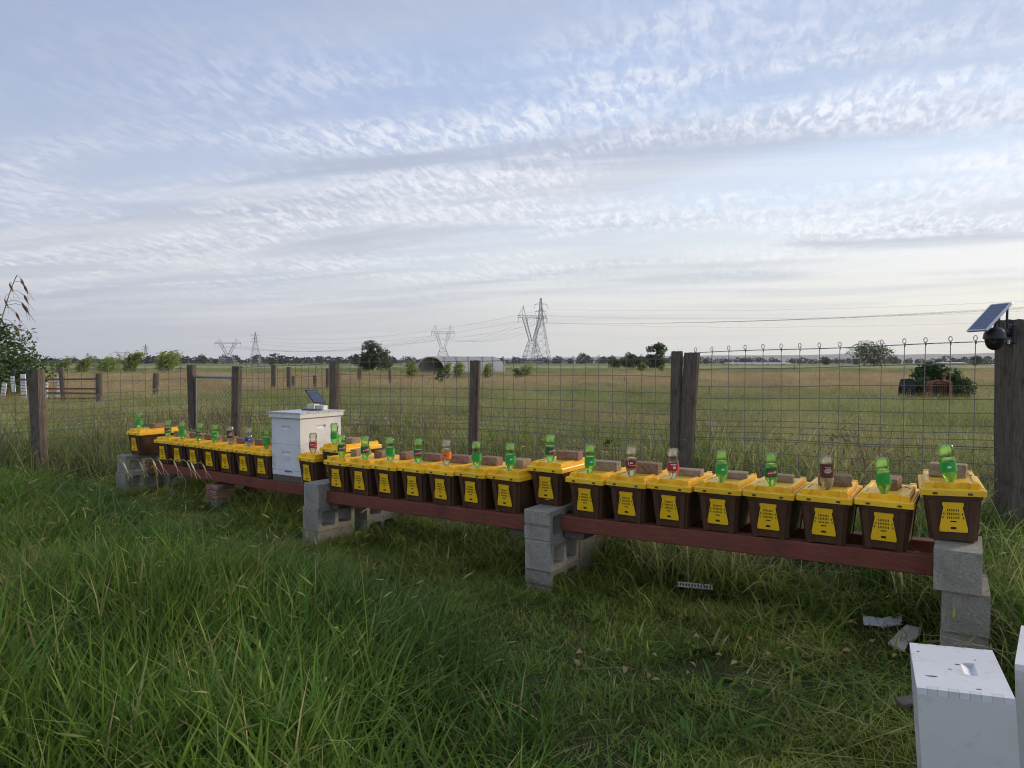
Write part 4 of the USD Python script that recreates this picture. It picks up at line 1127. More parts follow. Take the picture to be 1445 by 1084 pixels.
# ------------------------------------------------------------------ grass
def blades(n, R, h, hv, w, lean, curl, seed, t0=.2, t1=.7, segs=4, heads=0.0, head_tone=.9, wind=0.0, hl=.06, hw=.005, dry=0.0):
    r = np.random.default_rng(seed)
    rad, an = R * np.sqrt(r.random(n)), r.random(n) * 2 * PI
    base = np.stack([rad * np.cos(an), rad * np.sin(an), np.full(n, -.02)], -1)
    H = h * np.minimum(np.exp(r.normal(0, hv, n)), 1.5)
    az = r.random(n) * 2 * PI
    d = np.stack([np.cos(az), np.sin(az), 0 * az], -1)
    ln, cu = np.abs(r.normal(lean, lean * .6, n)), np.abs(r.normal(curl, curl * .6, n))
    t = np.linspace(0, 1, segs + 1)
    hor = (ln[:, None] * t + cu[:, None] * t ** 2.2) * H[:, None]
    ver = H[:, None] * (t - .38 * np.minimum(cu, 1.6)[:, None] * t ** 3)
    c = base[:, None] + d[:, None] * hor[..., None] + np.array([0, 0, 1.0]) * ver[..., None] + np.array([wind, 0, 0]) * (H[:, None] * t ** 2)[..., None]
    fa = az + r.normal(PI / 2, .5, n)
    side = np.stack([np.cos(fa), np.sin(fa), 0 * fa], -1)
    wd = (w * np.exp(r.normal(0, .3, n)))[:, None] * np.array([.75, 1, .9, .6, .05] if segs == 4 else np.linspace(.95, .08, segs + 1))
    v = np.stack([c - side[:, None] * wd[..., None] / 2, c + side[:, None] * wd[..., None] / 2], 2).reshape(n, -1, 3)
    k = 2 * (segs + 1)
    q = np.array([(2 * i, 2 * i + 1, 2 * i + 3, 2 * i + 2) for i in range(segs)])
    f = (np.arange(n)[:, None, None] * k + q[None]).reshape(-1, 4)
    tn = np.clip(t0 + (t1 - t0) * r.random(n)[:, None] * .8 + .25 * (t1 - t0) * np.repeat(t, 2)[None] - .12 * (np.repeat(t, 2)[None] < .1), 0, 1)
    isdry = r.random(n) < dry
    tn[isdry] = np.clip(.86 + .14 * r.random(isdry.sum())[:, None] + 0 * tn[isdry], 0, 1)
    V, F, T = [v.reshape(-1, 3)], [f], [tn.ravel()]
    m = int(n * heads)
    if m:
        base_i = n * k
        for i in range(m):
            tip, prev = c[i, -1], c[i, -2]
            ax = tip - prev; ax /= max(np.linalg.norm(ax), 1e-6)
            ax = ax + d[i] * .5 + [wind, 0, -.15]; ax /= np.linalg.norm(ax)
            s1 = np.cross(ax, [.3, .2, 1]); s1 /= np.linalg.norm(s1); s2 = np.cross(ax, s1)
            L = hl * math.exp(r.normal(0, .25))
            pts = np.array([tip, tip + ax * L * .4 + s1 * hw, tip + ax * L * .4 + s2 * hw, tip + ax * L * .4 - s1 * hw, tip + ax * L * .4 - s2 * hw, tip + ax * L])
            V.append(pts)
            F.append(base_i + np.array([(0, 1, 2, 2), (0, 2, 3, 3), (0, 3, 4, 4), (0, 4, 1, 1), (5, 2, 1, 1), (5, 3, 2, 2), (5, 4, 3, 3), (5, 1, 4, 4)]))
            T.append(np.full(6, head_tone) + r.normal(0, .04))
            base_i += 6
    V, F, T = np.vstack(V), np.vstack(F), np.clip(np.concatenate(T), 0, 1)
    tri = np.vstack([F[:, [0, 1, 2]], F[F[:, 2] != F[:, 3]][:, [0, 2, 3]]])
    return V, tri, T

def scatter(name, protos, material, pts, scales, label, cat, seed=0, tilt=.0, pick=None):
    r = np.random.default_rng(seed)
    p = '/World/' + numbered('/World', name)
    pi_ = UsdGeom.PointInstancer.Define(stage, p)
    rel = pi_.CreatePrototypesRel()
    for i, (v, f, tn) in enumerate(protos):
        g = obj('grass_clump', (v, f), material, p)
        tone(g, tn)
        rel.AddTarget(g.GetPath())
    n = len(pts)
    pi_.CreateProtoIndicesAttr(Vt.IntArray.FromNumpy((r.integers(0, len(protos), n) if pick is None else pick).astype(np.int32)))
    pi_.CreatePositionsAttr(Vt.Vec3fArray.FromNumpy(np.asarray(pts, np.float32)))
    a, b, c = r.random(n) * 2 * PI, r.normal(0, tilt, n), r.normal(0, tilt, n)
    # quaternion: small tilt about x and y after a turn about z
    cz, sz = np.cos(a / 2), np.sin(a / 2)
    qx, qy = b / 2, c / 2
    q = np.stack([cz, qx * cz + qy * sz, qy * cz - qx * sz, sz], -1)
    q /= np.linalg.norm(q, axis=1, keepdims=True)
    pi_.CreateOrientationsAttr(Vt.QuathArray([Gf.Quath(float(x[0]), float(x[1]), float(x[2]), float(x[3])) for x in q]))
    pi_.CreateScalesAttr(Vt.Vec3fArray.FromNumpy(np.asarray(scales, np.float32)))
    return tag(pi_, label, cat, None, 'stuff')

TALL = Polygon([(-.02, 1.0), (-.03, 2.7), (-.10, 3.1), (-.32, 3.5), (-.75, 4.05), (-1.35, 4.75), (-2.3, 5.35), (-3.3, 6.1), (-4.2, 7.0), (-4.9, 7.9), (-6, 8.9), (-11, 12), (-11, 1.0)])
import shapely
shapely.prepare(TALL)
def in_tall(x, y):
    return shapely.contains_xy(TALL, x, y)
LINE_X = np.array([-12, -4.476, -1.758, .081, 1.996, 5, 9]); LINE_Y = np.array([13, 8.0, 5.95, 4.65, 3.33, 1.35, -1.3])
def behind(x, y):
    """metres behind the front line of the hive stand"""
    return (y - np.interp(x, LINE_X, LINE_Y)) * .83
FX = np.array([-12, -7.6, -6.03, -4.585, -2.24, -.42, 1.6, 3.565, 8]); FY = np.array([5, 7.9, 9.02, 10.15, 8.92, 8.02, 6.47, 5.0, 1.7])
def beyond(x, y):
    return (y - np.interp(x, FX, FY)) * .8
def free(x, y, pad=0.0):
    ok = np.ones(len(x), bool)
    for cx, cy, h, hx_, hy_ in FOOT:
        dx, dy = x - cx, y - cy
        a_, b__ = dx * math.cos(h) - dy * math.sin(h), dx * math.sin(h) + dy * math.cos(h)
        ok &= ~((np.abs(a_) < hx_ + pad) & (np.abs(b__) < hy_ + pad))
    return ok
for lx, ly, lr in ((1.98, 3.80, .13), (1.98, 3.60, .13), (1.72, 2.93, .10), (1.15, 4.42, .09)):
    FOOT.append((lx, ly, 0, lr, lr))
FOOT.append((-3.02, 6.98, math.radians(HF), .30, .24))
FOOT.append((1.42, 2.23, math.radians(26.5), .14, .23)); FOOT.append((1.86, 2.1, math.radians(38), .16, .26))
def in_view(x, y, margin=.6):
    return np.abs(x) < .74 * y + margin
def field(n, x0, x1, y0, y1, seed):
    r = np.random.default_rng(seed)
    x, y = r.uniform(x0, x1, n), r.uniform(y0, y1, n)
    k = in_view(x, y)
    return x[k], y[k], np.random.default_rng(seed + 99)
def nz(x, y, s, seed=0):
    return meshkit.fbm(np.stack([x * s, y * s, 0 * x], -1), 3, seed)
def P3d(x, y):
    return np.stack([x, y, ground(x, y)], -1)
def uni(s, r, n, lo=.75, hi=1.25):
    k = s * r.uniform(lo, hi, n)
    return np.stack([k, k, k * r.uniform(.85, 1.15, n)], -1)

# tall lush grass, left foreground
tallP = [blades(165, .27, .36, .30, .0092, .11, .36, 100 + i, .20, .68, heads=(.0, .03, .05, .0, .02, .04)[i], head_tone=.84, wind=.07, hl=.05, hw=.0034, dry=.05) for i in range(6)]
x, y, r = field(2700, -9, .6, 1.1, 11, 1)
k = in_tall(x + r.normal(0, .06, len(x)), y + r.normal(0, .06, len(x))) & free(x, y, .08) & (np.hypot(x, y) > 1.25)
x, y = x[k], y[k]
edge = np.array([TALL.exterior.distance(shapely.Point(a_, b__)) for a_, b__ in zip(x, y)])
sc = uni(1, r, len(x), .8, 1.2)
sc[:, 2] *= np.clip(.5 + edge * .6, .5, 1.0) * (.72 + .56 * nz(x, y, .9, 3)) * np.interp(y, [2.5, 4.5, 6, 9], [1.08, .88, .62, .6])
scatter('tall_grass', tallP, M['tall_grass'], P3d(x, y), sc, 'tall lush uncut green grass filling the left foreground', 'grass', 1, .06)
# seeding stems standing above it
stemP = [blades(9, .10, .50, .16, .0030, .18, .38, 140 + i, .5, .8, heads=.9, head_tone=(.70, .78, .86)[i], wind=.18, hl=.060, hw=.0040) for i in range(3)]
x, y, r = field(520, -9, .2, 1.6, 7, 2)
k = in_tall(x, y) & free(x, y, .05) & (nz(x, y, .8, 8) > .45)
x, y = x[k], y[k]
scatter('seeding_grass', stemP, M['tall_grass'], P3d(x, y), uni(1, r, len(x), .75, 1.15), 'pale nodding seed heads rising from the tall grass', 'grass', 2, .1)

# mown grass and clippings before the stand and under it
lawnP = [blades(300, .27, .046, .50, .0066, .42, .5, 200 + i, .15, .72, segs=3, dry=.10) for i in range(5)]
lawnL = [blades(110, .14, .090, .35, .0068, .35, .7, 210 + i, .2, .7, segs=4, dry=.08) for i in range(4)]
clipP = [blades(70, .30, .12, .35, .0042, 2.2, .5, 220 + i, .3, .8, segs=3, dry=.18) for i in range(4)]
for q in clipP:
    q[0][:, 2] *= .16; q[0][:, 2] += .012
x, y, r = field(4600, -5, 5, 1.2, 9.5, 3)
bare = nz(x, y, 1.6, 21) + .9 * np.exp(-(((x - 1.45) / .55) ** 2 + ((y - 3.25) / .22) ** 2)) + .5 * np.exp(-(((x - .9) / .35) ** 2 + ((y - 3.75) / .2) ** 2)) + .5 * np.exp(-(((x - .36) / .16) ** 2 + ((y - 3.25) / .1) ** 2))
zone = ~in_tall(x, y) & (behind(x, y) < 1.0) & free(x, y)
k = zone & (r.random(len(x)) > np.clip((bare - .56) * 3.2, 0, .95))
kx, ky = x[k], y[k]
sc = uni(1, r, len(kx), .7, 1.35) * (.65 + .8 * nz(kx, ky, 2.2, 5))[:, None]
scatter('mown_grass', lawnP, M['lawn'], P3d(kx, ky) - [0, 0, .006], sc, 'short mown grass before the hive stand', 'grass', 3, .1)
k = zone & (((nz(x, y, 1.7, 31) > .56) & (r.random(len(x)) < .30)) | ((behind(x, y) > .1) & (r.random(len(x)) < .35))) & (bare < .8)
kx, ky = x[k], y[k]
sc = uni(1, r, len(kx), .7, 1.3) * np.interp(behind(kx, ky), [-.3, .1, .6], [.8, 1.0, 1.6])[:, None]
scatter('grass_tuft', lawnL, M['lawn'], P3d(kx, ky), sc, 'longer tufts left standing in the mown grass and under the rails', 'grass', 4, .15)
k = zone & (r.random(len(x)) < .05)
kx, ky = x[k], y[k]
scatter('grass_clippings', clipP, M['lawn'], P3d(kx, ky) + [0, 0, .012], uni(1, r, len(kx), .7, 1.3), 'cut blades lying flat on the mown grass', 'grass', 5, .1)

# broad-leaved weeds and clover among both
broadP = [blades(30, .13, .060, .35, .020, .55, .9, 240 + i, .30, .62, segs=4) for i in range(3)]
x, y, r = field(1500, -6, 4.5, 1.3, 8, 62)
k = (behind(x, y) < .8) & free(x, y) & (nz(x, y, 1.1, 71) > .50)
x, y = x[k], y[k]
sc = uni(1, r, len(x), .6, 1.3) * np.where(in_tall(x, y), 1.9, .85)[:, None]
scatter('broad_leaved_weeds', broadP, M['tall_grass'], P3d(x, y), sc, 'low broad leaved weeds among the grass', 'weeds', 62, .12)

# rough grass between the stand and the fence, and right of the right pillar
roughP = [blades(130, .32, .36, .32, .0062, .28, .6, 300 + i, .15, .75, heads=.04 * i, head_tone=.9, wind=.1, hl=.045, hw=.0035, dry=.25) for i in range(4)]
x, y, r = field(1650, -9, 8, 1.4, 13, 6)
k = ~in_tall(x, y) & (behind(x, y) > .75) & (beyond(x, y) < .3) & free(x, y, .06)
k |= (x > 2.35) & (y > 2.6) & (behind(x, y) > -.4) & (beyond(x, y) < .3)
k &= ~((np.abs(x - 1.9) < .9) & (y < 2.8))
x, y = x[k], y[k]
sc = uni(1, r, len(x), .7, 1.2) * np.where(x > 2.4, 1.0, .80 + .60 * nz(x, y, .8, 12))[:, None]
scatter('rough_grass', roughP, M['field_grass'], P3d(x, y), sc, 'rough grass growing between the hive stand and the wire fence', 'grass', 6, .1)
x, y, r = field(520, 2.2, 6, 2.2, 5.2, 61)
k = (x > 2.3) & (behind(x, y) > -.55) & (beyond(x, y) < .2) & free(x, y, .05) & ~((x < 2.45) & (y < 2.8))
scatter('pillar_grass', tallP[:4], M['tall_grass'], P3d(x[k], y[k]), uni(.72, r, int(k.sum())), 'lush grass right of the right end pillar', 'grass', 61, .1)

# field beyond the fence, coarser with the distance
fieldP = [blades(380, 1.0, .36, .35, .0085, .25, .5, 400 + i, .1, .8, segs=3, heads=(.0, .06, .12)[i], head_tone=.95, wind=.15, hl=.05, hw=.004, dry=.10) for i in range(3)]
dryP = [blades(340, 1.0, .40, .3, .007, .22, .45, 420 + i, .2, .9, segs=3, heads=.2, head_tone=.95, wind=.15, hl=.06, hw=.005) for i in range(2)]
dockP = [blades(46, .34, .50, .3, .006, .16, .25, 430 + i, .2, .9, segs=3, heads=.6, head_tone=.95, hl=.07, hw=.006) for i in range(2)]
FP, FS, DP, DS, KP, KS = [], [], [], [], [], []
for (n, y0, y1, s, sd) in ((1300, 5, 14, 1.0, 7), (1700, 13, 26, 1.25, 8), (2000, 25, 48, 1.7, 9), (2000, 46, 90, 2.6, 10), (1700, 88, 170, 4.2, 11)):
    x, y, r = field(n, -.76 * y1 - 1, .76 * y1 + 1, y0, y1, sd)
    k = beyond(x, y) > .15
    x, y = x[k], y[k]
    tan = nz(x, y / 3, .05, 41) * .8 + .55 * np.exp(-((y - 60 - .25 * x) / 26) ** 2) + .10 * nz(x, y, .5, 44)
    band = (y > 95) & (y < 150) & (x < 20)
    isd = (r.random(len(x)) < np.clip((tan - .50) * 3.0, .02, .85)) & ~band
    near = beyond(x, y) < 5
    isk = near & (nz(x, y, .45, 51) > np.interp(beyond(x, y), [0, 1.5, 5], [.42, .50, .58])) & (r.random(len(x)) < .55)
    hgt = uni(s, r, len(x), .65, 1.2)
    hgt[:, 2] = r.uniform(.65, 1.2, len(x)) * (.62 + .6 * nz(x, y, .25, 47)) * np.interp(y, [5, 30, 60, 150], [1.05, .9, .6, .6]) * np.interp(beyond(x, y), [0, 2.5], [1.5, 1.0]) * (1 + 1.3 * np.clip((nz(x, y, .33, 61) - .48) / .16, 0, 1) * np.interp(y, [12, 20], [1, .15]))
    hgt[:, 2] = np.minimum(hgt[:, 2], np.where(isk, .95, np.where(isd, 1.15, 1.5)))
    for m_, A1, A2 in ((isd & ~isk, DP, DS), (~isd & ~isk, FP, FS), (isk, KP, KS)):
        A1.append(P3d(x[m_], y[m_])); A2.append(hgt[m_])
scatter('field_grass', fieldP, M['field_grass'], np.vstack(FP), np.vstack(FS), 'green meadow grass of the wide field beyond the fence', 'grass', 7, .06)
scatter('dry_field_grass', dryP, M['dry_grass'], np.vstack(DP), np.vstack(DS), 'straw coloured dry grass in the field beyond the fence', 'grass', 8, .06)
scatter('dock_weeds', dockP, M['dock'], np.vstack(KP), np.vstack(KS), 'reddish brown dock and dead weeds just behind the fence', 'weeds', 9, .06)
# ragged weeds standing along the far side of the fence
weedP = [blades(60, .30, .42, .30, .011, .22, .5, 460 + i, .25, .8, heads=.10 * i, head_tone=.88, wind=.1, hl=.05, hw=.004, dry=.15) for i in range(3)]
for nm_, sd, cnt, mt, thr, lab in (('fence_weeds', 63, 2300, 'field_grass', .47, 'ragged grey green weeds along the far side of the wire fence'), ('nettle_weeds', 64, 1500, 'tall_grass', .53, 'dark green weed clumps along the far side of the wire fence'), ('brown_weeds', 65, 1500, 'dock', .53, 'brown withered weed clumps along the far side of the wire fence')):
    x, y, r = field(cnt, -12, 12, 4.5, 17, sd)
    k = (beyond(x, y) > .12) & (beyond(x, y) < 6.5) & (nz(x, y, .55, sd) > thr + .02 * beyond(x, y))
    x, y = x[k], y[k]
    sc = uni(1, r, len(x), .7, 1.3)
    sc[:, 2] *= np.interp(beyond(x, y), [0, 3, 6.5], [1.35, 1.05, .75])
    scatter(nm_, weedP, M[mt], P3d(x, y), sc, lab, 'weeds', sd, .12)
# a bundle of dry stalks in the tall grass and the bleached tuft behind the right fence panel
hayP = [blades(70, .12, .40, .25, .005, .9, 1.0, 450, .3, .95, segs=4)]
c1 = at(30, 830, 3.9)
hp = P3d(np.array([c1[0], c1[0] + .12, c1[0] - .1]), np.array([c1[1], c1[1] + .1, c1[1] - .06])) + [0, 0, .18]
scatter('dead_stalks', hayP, M['dock'], hp, np.ones((3, 3)) * .55, 'bundle of dead straw stalks lying in the tall grass at far left', 'dead stalks', 10, .5)
c1 = at(1066, 655, 6.75)
hp = P3d(np.array([c1[0], c1[0] + .12, c1[0] - .12, c1[0] + .3]), np.array([c1[1], c1[1] + .1, c1[1] - .05, c1[1] + .15]))
scatter('bleached_tuft', hayP, M['dry_grass'], hp, np.array([[1.0, 1, 1.7], [.9, .9, 1.5], [1, 1, 1.4], [.8, .8, 1.2]]), 'bleached pink straw tuft behind the right fence panel', 'dead stalks', 11, .12)

def stalk(name, pts, spikes, label, cat, material, group=None):
    """a single grass stalk with its spikelets: (position along it, length, width, droop)"""
    pts = np.array(pts, float)
    tt = np.linspace(0, 1, 14)
    from scipy.interpolate import make_interp_spline
    sp = make_interp_spline(np.linspace(0, 1, len(pts)), pts, k=min(3, len(pts) - 1))
    t = thing(name, label, cat, None, group)
    st = obj('stem', tube_mesh(sp(tt), np.linspace(.0018, .0008, 14), 5), material, t)
    tone(st, np.full(14 * 5 + 2, .62))
    for (a_, dx, dz, L, w) in spikes:
        p0 = sp(a_)
        p1 = p0 + np.array([dx, .01, dz])
        ax = np.array([.45, .0, -1.0]) if L > 0 else np.array([dx, .0, 1.0]); ax /= np.linalg.norm(ax)
        L = abs(L)
        m = MB().tube([p0, (p0 + p1) / 2 + [0, 0, .006], p1], .0006, 4)
        prof_ = [p1 + ax * L * u_ for u_ in (0, .3, .6, 1)]
        m.add(tube_mesh(prof_, [w * .4, w, w * .7, w * .05], 6))
        for q_ in (-.004, .005):
            m.tube([p1 + ax * L * .7, p1 + ax * L * 1.7 + [q_, q_, 0]], .0004, 3)
        mm = m.mesh()
        o = obj('spikelet', mm, material, t)
        tone(o, np.full(len(mm.vertices), .88))
    return t
d = 1.9
stalk('wild_oat', [at(-30, 560, d), at(-6, 480, d), at(10, 425, d), at(24, 388, d)],
      [(.97, .006, -.004, .028, .0035), (.90, .02, -.008, .027, .0033), (.86, -.016, .004, .026, .0033), (.78, .03, -.01, .028, .0035), (.74, -.02, -.012, .026, .003), (.66, .034, -.002, .03, .0035), (.62, .045, .0, .028, .0033), (.60, .022, -.012, .028, .0033), (.5, .03, -.02, .026, .003)],
      'dark wild oat panicle rising against the sky at far left', 'grass stalk', M['dock'])
d = 2.3
stalk('wild_oat', [at(-20, 740, d), at(90, 668, d), at(200, 648, d), at(285, 654, d)],
      [(.98, .006, -.004, .030, .0026), (.90, .01, -.008, .032, .0028), (.86, .018, -.006, .030, .0027), (.80, .01, -.006, .032, .0028), (.75, -.004, -.006, .030, .0026), (.70, .008, -.006, .031, .0026), (.64, .006, -.01, .033, .0025), (.56, .012, -.008, .034, .0024)],
      'pale wild oat spikelets hanging across the far left pillar', 'grass stalk', M['oat'])
stalk('wild_oat', [at(-30, 830, 2.0), at(20, 760, 2.0), at(60, 700, 2.05), at(96, 668, 2.1)], [], 'long bare green stem slanting up at the left edge', 'grass stalk', M['lawn'])
for i, (b_, tp, L) in enumerate((((1378, 945), (1350, 868), .055), ((1372, 960), (1398, 915), .04))):
    d = 2.75
    e0, e1 = at(*b_, d), at(*tp, d)
    stalk('foxtail_grass', [e0 - [0, 0, .35], e0, (e0 + e1) / 2 + [.006, 0, .01], e1 + [0, 0, -.02]], [(1.0, -.006 + .012 * i, .0, -L, .0055)], ('green foxtail head in front of the right end pillar', 'green foxtail head bending right above the white box')[i], 'grass stalk', M['lawn'])

# ------------------------------------------------------------------ trees, shrubs and weeds
def leaf_cards(centres, size, seed, stretch=2.2, up=None):
    r = np.random.default_rng(seed)
    n = len(centres)
    u = r.normal(size=(n, 3)); u[:, 2] *= .6
    if up is not None: u = u * .5 + np.asarray(up)
    u /= np.linalg.norm(u, axis=1, keepdims=True)
    w = np.cross(u, r.normal(size=(n, 3))); w /= np.linalg.norm(w, axis=1, keepdims=True)
    s = size * np.exp(r.normal(0, .3, n))[:, None]
    v = np.stack([centres - u * s * stretch / 2, centres + w * s * .5, centres + u * s * stretch / 2, centres - w * s * .5], 1).reshape(-1, 3)
    b = np.arange(n)[:, None] * 4
    f = np.vstack([b + [0, 1, 2], b + [0, 2, 3]])
    return v, f

def tree(name, base, H, W, label, mt, seed, n=2500, leaf=.12, lobes=14, trunk_h=.3, shape=1.0, lean=0.0, cat='tree', group=None, stretch=1.6, trunk_r=None, parent=None, crowns=None, up=None):
    r = np.random.default_rng(seed)
    t = thing(name, label, cat, None, group)
    base = np.array(base, float)
    tr = MB()
    th = H * trunk_h
    rad = trunk_r or max(.018 * H, .02)
    top = base + [lean * th, 0, th]
    tr.tube([base - [0, 0, .2], (base + top) / 2 + [.02 * H * r.normal(), 0, 0], top, top + [lean * H * .3, 0, H * .35]], np.array([1.25, 1, .8, .3]) * rad, 8)
    cs = []
    for i in range(lobes):
        if crowns is not None:
            cx, cy, cz, rr = crowns[i % len(crowns)]
            q = r.normal(size=3) * [.30, .30, .26] * rr
            c = base + [cx * W + q[0] * W, cy * W + q[1] * W, cz * H + q[2] * W]; R0 = rr * W * r.uniform(.4, .62)
        else:
            u_ = r.uniform(trunk_h * .75, .97); a_ = r.uniform(0, 2 * PI)
            prof_ = math.sin(PI * min(max((u_ - trunk_h * .55) / (1.03 - trunk_h * .55), .02), .98)) ** (.65 * shape)
            rr = W / 2 * prof_ * r.uniform(.25, .95)
            c = base + [rr * math.cos(a_) + lean * u_ * H, rr * math.sin(a_), u_ * H]; R0 = W * r.uniform(.15, .25)
        cs.append((c, R0))
        tr.tube([top + [0, 0, r.uniform(-.2, .3) * th], (top + c) / 2 + [0, 0, .03 * H], c], np.array([.45, .3, .12]) * rad, 5)
    obj('trunk', tr, M['bark'], t)
    pts = []
    tot = sum(R0 ** 2 for _, R0 in cs)
    for c, R0 in cs:
        m_ = int(n * R0 ** 2 / tot)
        q = r.normal(size=(m_, 3)); q /= np.linalg.norm(q, axis=1, keepdims=True)
        q *= (R0 * r.uniform(.25, 1.0, m_) ** .45)[:, None] * [1, 1, .8]
        q *= (.7 + .6 * meshkit.noise(q / R0 * 2.2 + seed, seed))[:, None]
        pts.append(c + q)
    pts = np.vstack(pts)
    pts = pts[pts[:, 2] > base[2] + .02]
    v, f = leaf_cards(pts, leaf, seed, stretch, up)
    cr = obj('crown', (v, f), mt, t)
    tone(cr, np.repeat(np.clip(.25 + .5 * r.random(len(pts)) + .5 * (meshkit.noise(pts / W * 5, seed) - .5), 0, 1), 4))
    return t

def willow(base, H, W, label, seed, wind=.25, group=None, n=900):
    """a young willow: many thin stems from the ground, bent by the wind, with narrow leaves streaming along them"""
    r = np.random.default_rng(seed)
    base = np.array(base, float)
    t = thing('young_willow', label, 'tree', None, group)
    st = MB(); C, U = [], []
    ns = 16
    for i in range(ns):
        a_ = r.uniform(0, 2 * PI); sp = W * r.uniform(.05, .40); h = H * r.uniform(.55, 1.0)
        u_ = np.linspace(0, 1, 7)
        p = base + np.stack([sp * math.cos(a_) * u_ ** .8 + wind * h * u_ ** 2, sp * math.sin(a_) * u_ ** .8, h * (u_ - .10 * u_ ** 3)], -1)
        st.tube(np.vstack([p[0] - [0, 0, .2], p]), np.linspace(.012, .003, 8) * H, 5)
        m_ = n // ns
        k_ = r.uniform(.12, 1.0, m_)
        q = np.stack([np.interp(k_, u_, p[:, c_]) for c_ in range(3)], -1)
        rad = W * .11 * (1.1 - .5 * k_)[:, None]
        C.append(q + r.normal(size=(m_, 3)) * rad + np.array([rad[0, 0] * .4, 0, 0]))
    C = np.vstack(C)
    obj('trunk', st, M['bark'], t)
    v, f = leaf_cards(C, H * .045, seed, 3.2, (.8, 0, .55))
    cr = obj('crown', (v, f), M['leaf_willow'], t)
    tone(cr, np.repeat(np.clip(.2 + .75 * r.random(len(C)), 0, 1), 4))
def gp3(px, y):
    x = (px - 722.5) / 1000 * y
    return (x, y, float(ground(x, y)))
def hgt(py, y):
    return CAM_H + (512 - py) / 1000 * y
# the big dark tree at the left edge
b0 = gp3(-36, 27)
tree('dark_tree', b0, hgt(436, 27) - b0[2], 3.4, 'dark dense tree leaning in at the left edge of the view', M['leaf_dark'], 11, 5600, .06, 30, .16, lean=.03, stretch=2.6)
tree('shrub', gp3(-30, 25), 1.9, 3.6, 'dark undergrowth at the foot of the left edge tree', M['leaf_dark'], 12, 5000, .08, 14, .05, cat='shrub', stretch=1.8)
# wind-bent young willows along the far left
for k, (px, top, w, lb) in enumerate(((84, 506, 16, 'smallest'), (112, 504, 20, 'second'), (147, 503, 30, 'bushy third'), (182, 497, 22, 'slender fourth'), (231, 495, 32, 'rightmost and tallest'))):
    y = 92 + 3 * k
    b0 = gp3(px, y)
    willow(b0, (hgt(top, y) - b0[2]) * 1.12, w / 1000 * y * 1.3, f'{lb} of the wind bent young willows left of the gate', 20 + k, .48, 'wind bent young willows', 1500)
for k, (px, top, w, y, lb) in enumerate(((578, 505, 26, 66, 'round pale willow left of the arched shed'), (629, 508, 14, 62, 'thin young willow before the shed mouth'), (645, 508, 22, 60, 'young willow standing before the arched shed'), (687, 511, 17, 62, 'small willow before the right half of the shed'), (738, 510, 28, 64, 'wide low willow right of the arched shed, under the pylons'))):
    b0 = gp3(px, y)
    willow(b0, hgt(top, y) - b0[2], w / 1000 * y, lb, 30 + k, .12, 'young willows before the shed', 800)
# the eucalyptus-like tree and the other field trees
y = 105
b0 = gp3(527, y)
tree('field_tree', b0, hgt(481, y) - b0[2], 5.0, 'grey green tree with a tall lobe, behind the fence left of the shed', M['leaf_grey'], 41, 5000, .16, 26, .14, crowns=[(-.10, 0, .82, .36), (-.06, 0, .66, .34), (.22, 0, .52, .38), (-.22, 0, .42, .36), (.10, 0, .32, .52), (.36, 0, .32, .34), (-.30, 0, .22, .34)])
for k, (px, top, w, y, lb, mt) in enumerate(((927, 487, 33, 165, 'tall round tree left of the split post', 'leaf_dark'), (890, 500, 24, 175, 'lower dark tree between two trees left of the split post', 'leaf_dark'), (868, 505, 22, 180, 'low dark tree, leftmost of the clump left of the split post', 'leaf_dark'), (905, 505, 24, 150, 'light green bush before the clump left of the split post', 'leaf_grey'), (906, 512, 10, 110, 'small green sapling before the tree clump', 'leaf_willow'), (934, 516, 8, 105, 'thin young willow beside the split post', 'leaf_willow'),
                                            (1233, 485, 58, 260, 'wide spreading oak alone in the far field', 'leaf_grey'), (1377, 502, 15, 420, 'small round tree far off near the camera post', 'leaf_grey'), (1166, 506, 13, 520, 'small dark tree by the far white sheds', 'leaf_dark'), (1207, 507, 12, 600, 'small dark tree right of the far white sheds', 'leaf_dark'), (383, 506, 13, 520, 'small dark tree by the thin pylon', 'leaf_dark'))):
    b0 = gp3(px, y)
    H = hgt(top, y) - b0[2]
    tree('field_tree', b0, H, w / 1000 * y, lb, M[mt], 50 + k, 3200, .035 * H + .05, 22, .10, shape=.75)
# shrub over the old tractor
b0 = at(1322, 560, TY + .6); b0[2] = 0.0
tree('shrub', b0, 1.34, 1.8, 'green shrub growing over the rusty tractor', M['leaf_dark'], 71, 5200, .062, 22, .08, cat='shrub', stretch=1.9,
     crowns=[(-.10, .1, .76, .40), (.14, .1, .72, .36), (.34, .05, .50, .38), (-.34, .05, .48, .36), (.0, .2, .5, .5), (-.25, -.3, .22, .30), (.30, -.2, .30, .30)])
for k, (px, y, H, W, lb, mt) in enumerate(((858, 8.2, .62, .22, 'dark leafy weed spike behind the fence left of the split post', 'leaf_dark'), (1186, 8.5, .52, .50, 'dark bushy weed behind the right fence panel', 'leaf_dark'), (528, 9.6, .72, .20, 'tall thin weed stem behind the fence right of beehive', 'leaf_grey'), (730, 60, 1.0, .9, 'leafy weed in the dry grass before the arched shed', 'leaf_grey'), (624, 45, 1.1, 1.2, 'dark leafy thistle before the shed mouth', 'leaf_dark'), (1310, 7.4, .42, .45, 'low bushy weed behind the right fence panel near the post', 'leaf_grey'), (240, 12.5, .55, .9, 'brown grey bush left of the gate behind the fence', 'dock'), (95, 12, .5, .8, 'grey green bush behind the fence left end', 'leaf_grey'))):
    tree('tall_weed', gp3(px, y), H * (1.0), W, lb, M[mt], 80 + k, 150, .026 * max(1, y / 14), 12, .12, cat='weed', stretch=2.6, trunk_r=.0035 * max(1, y / 14))

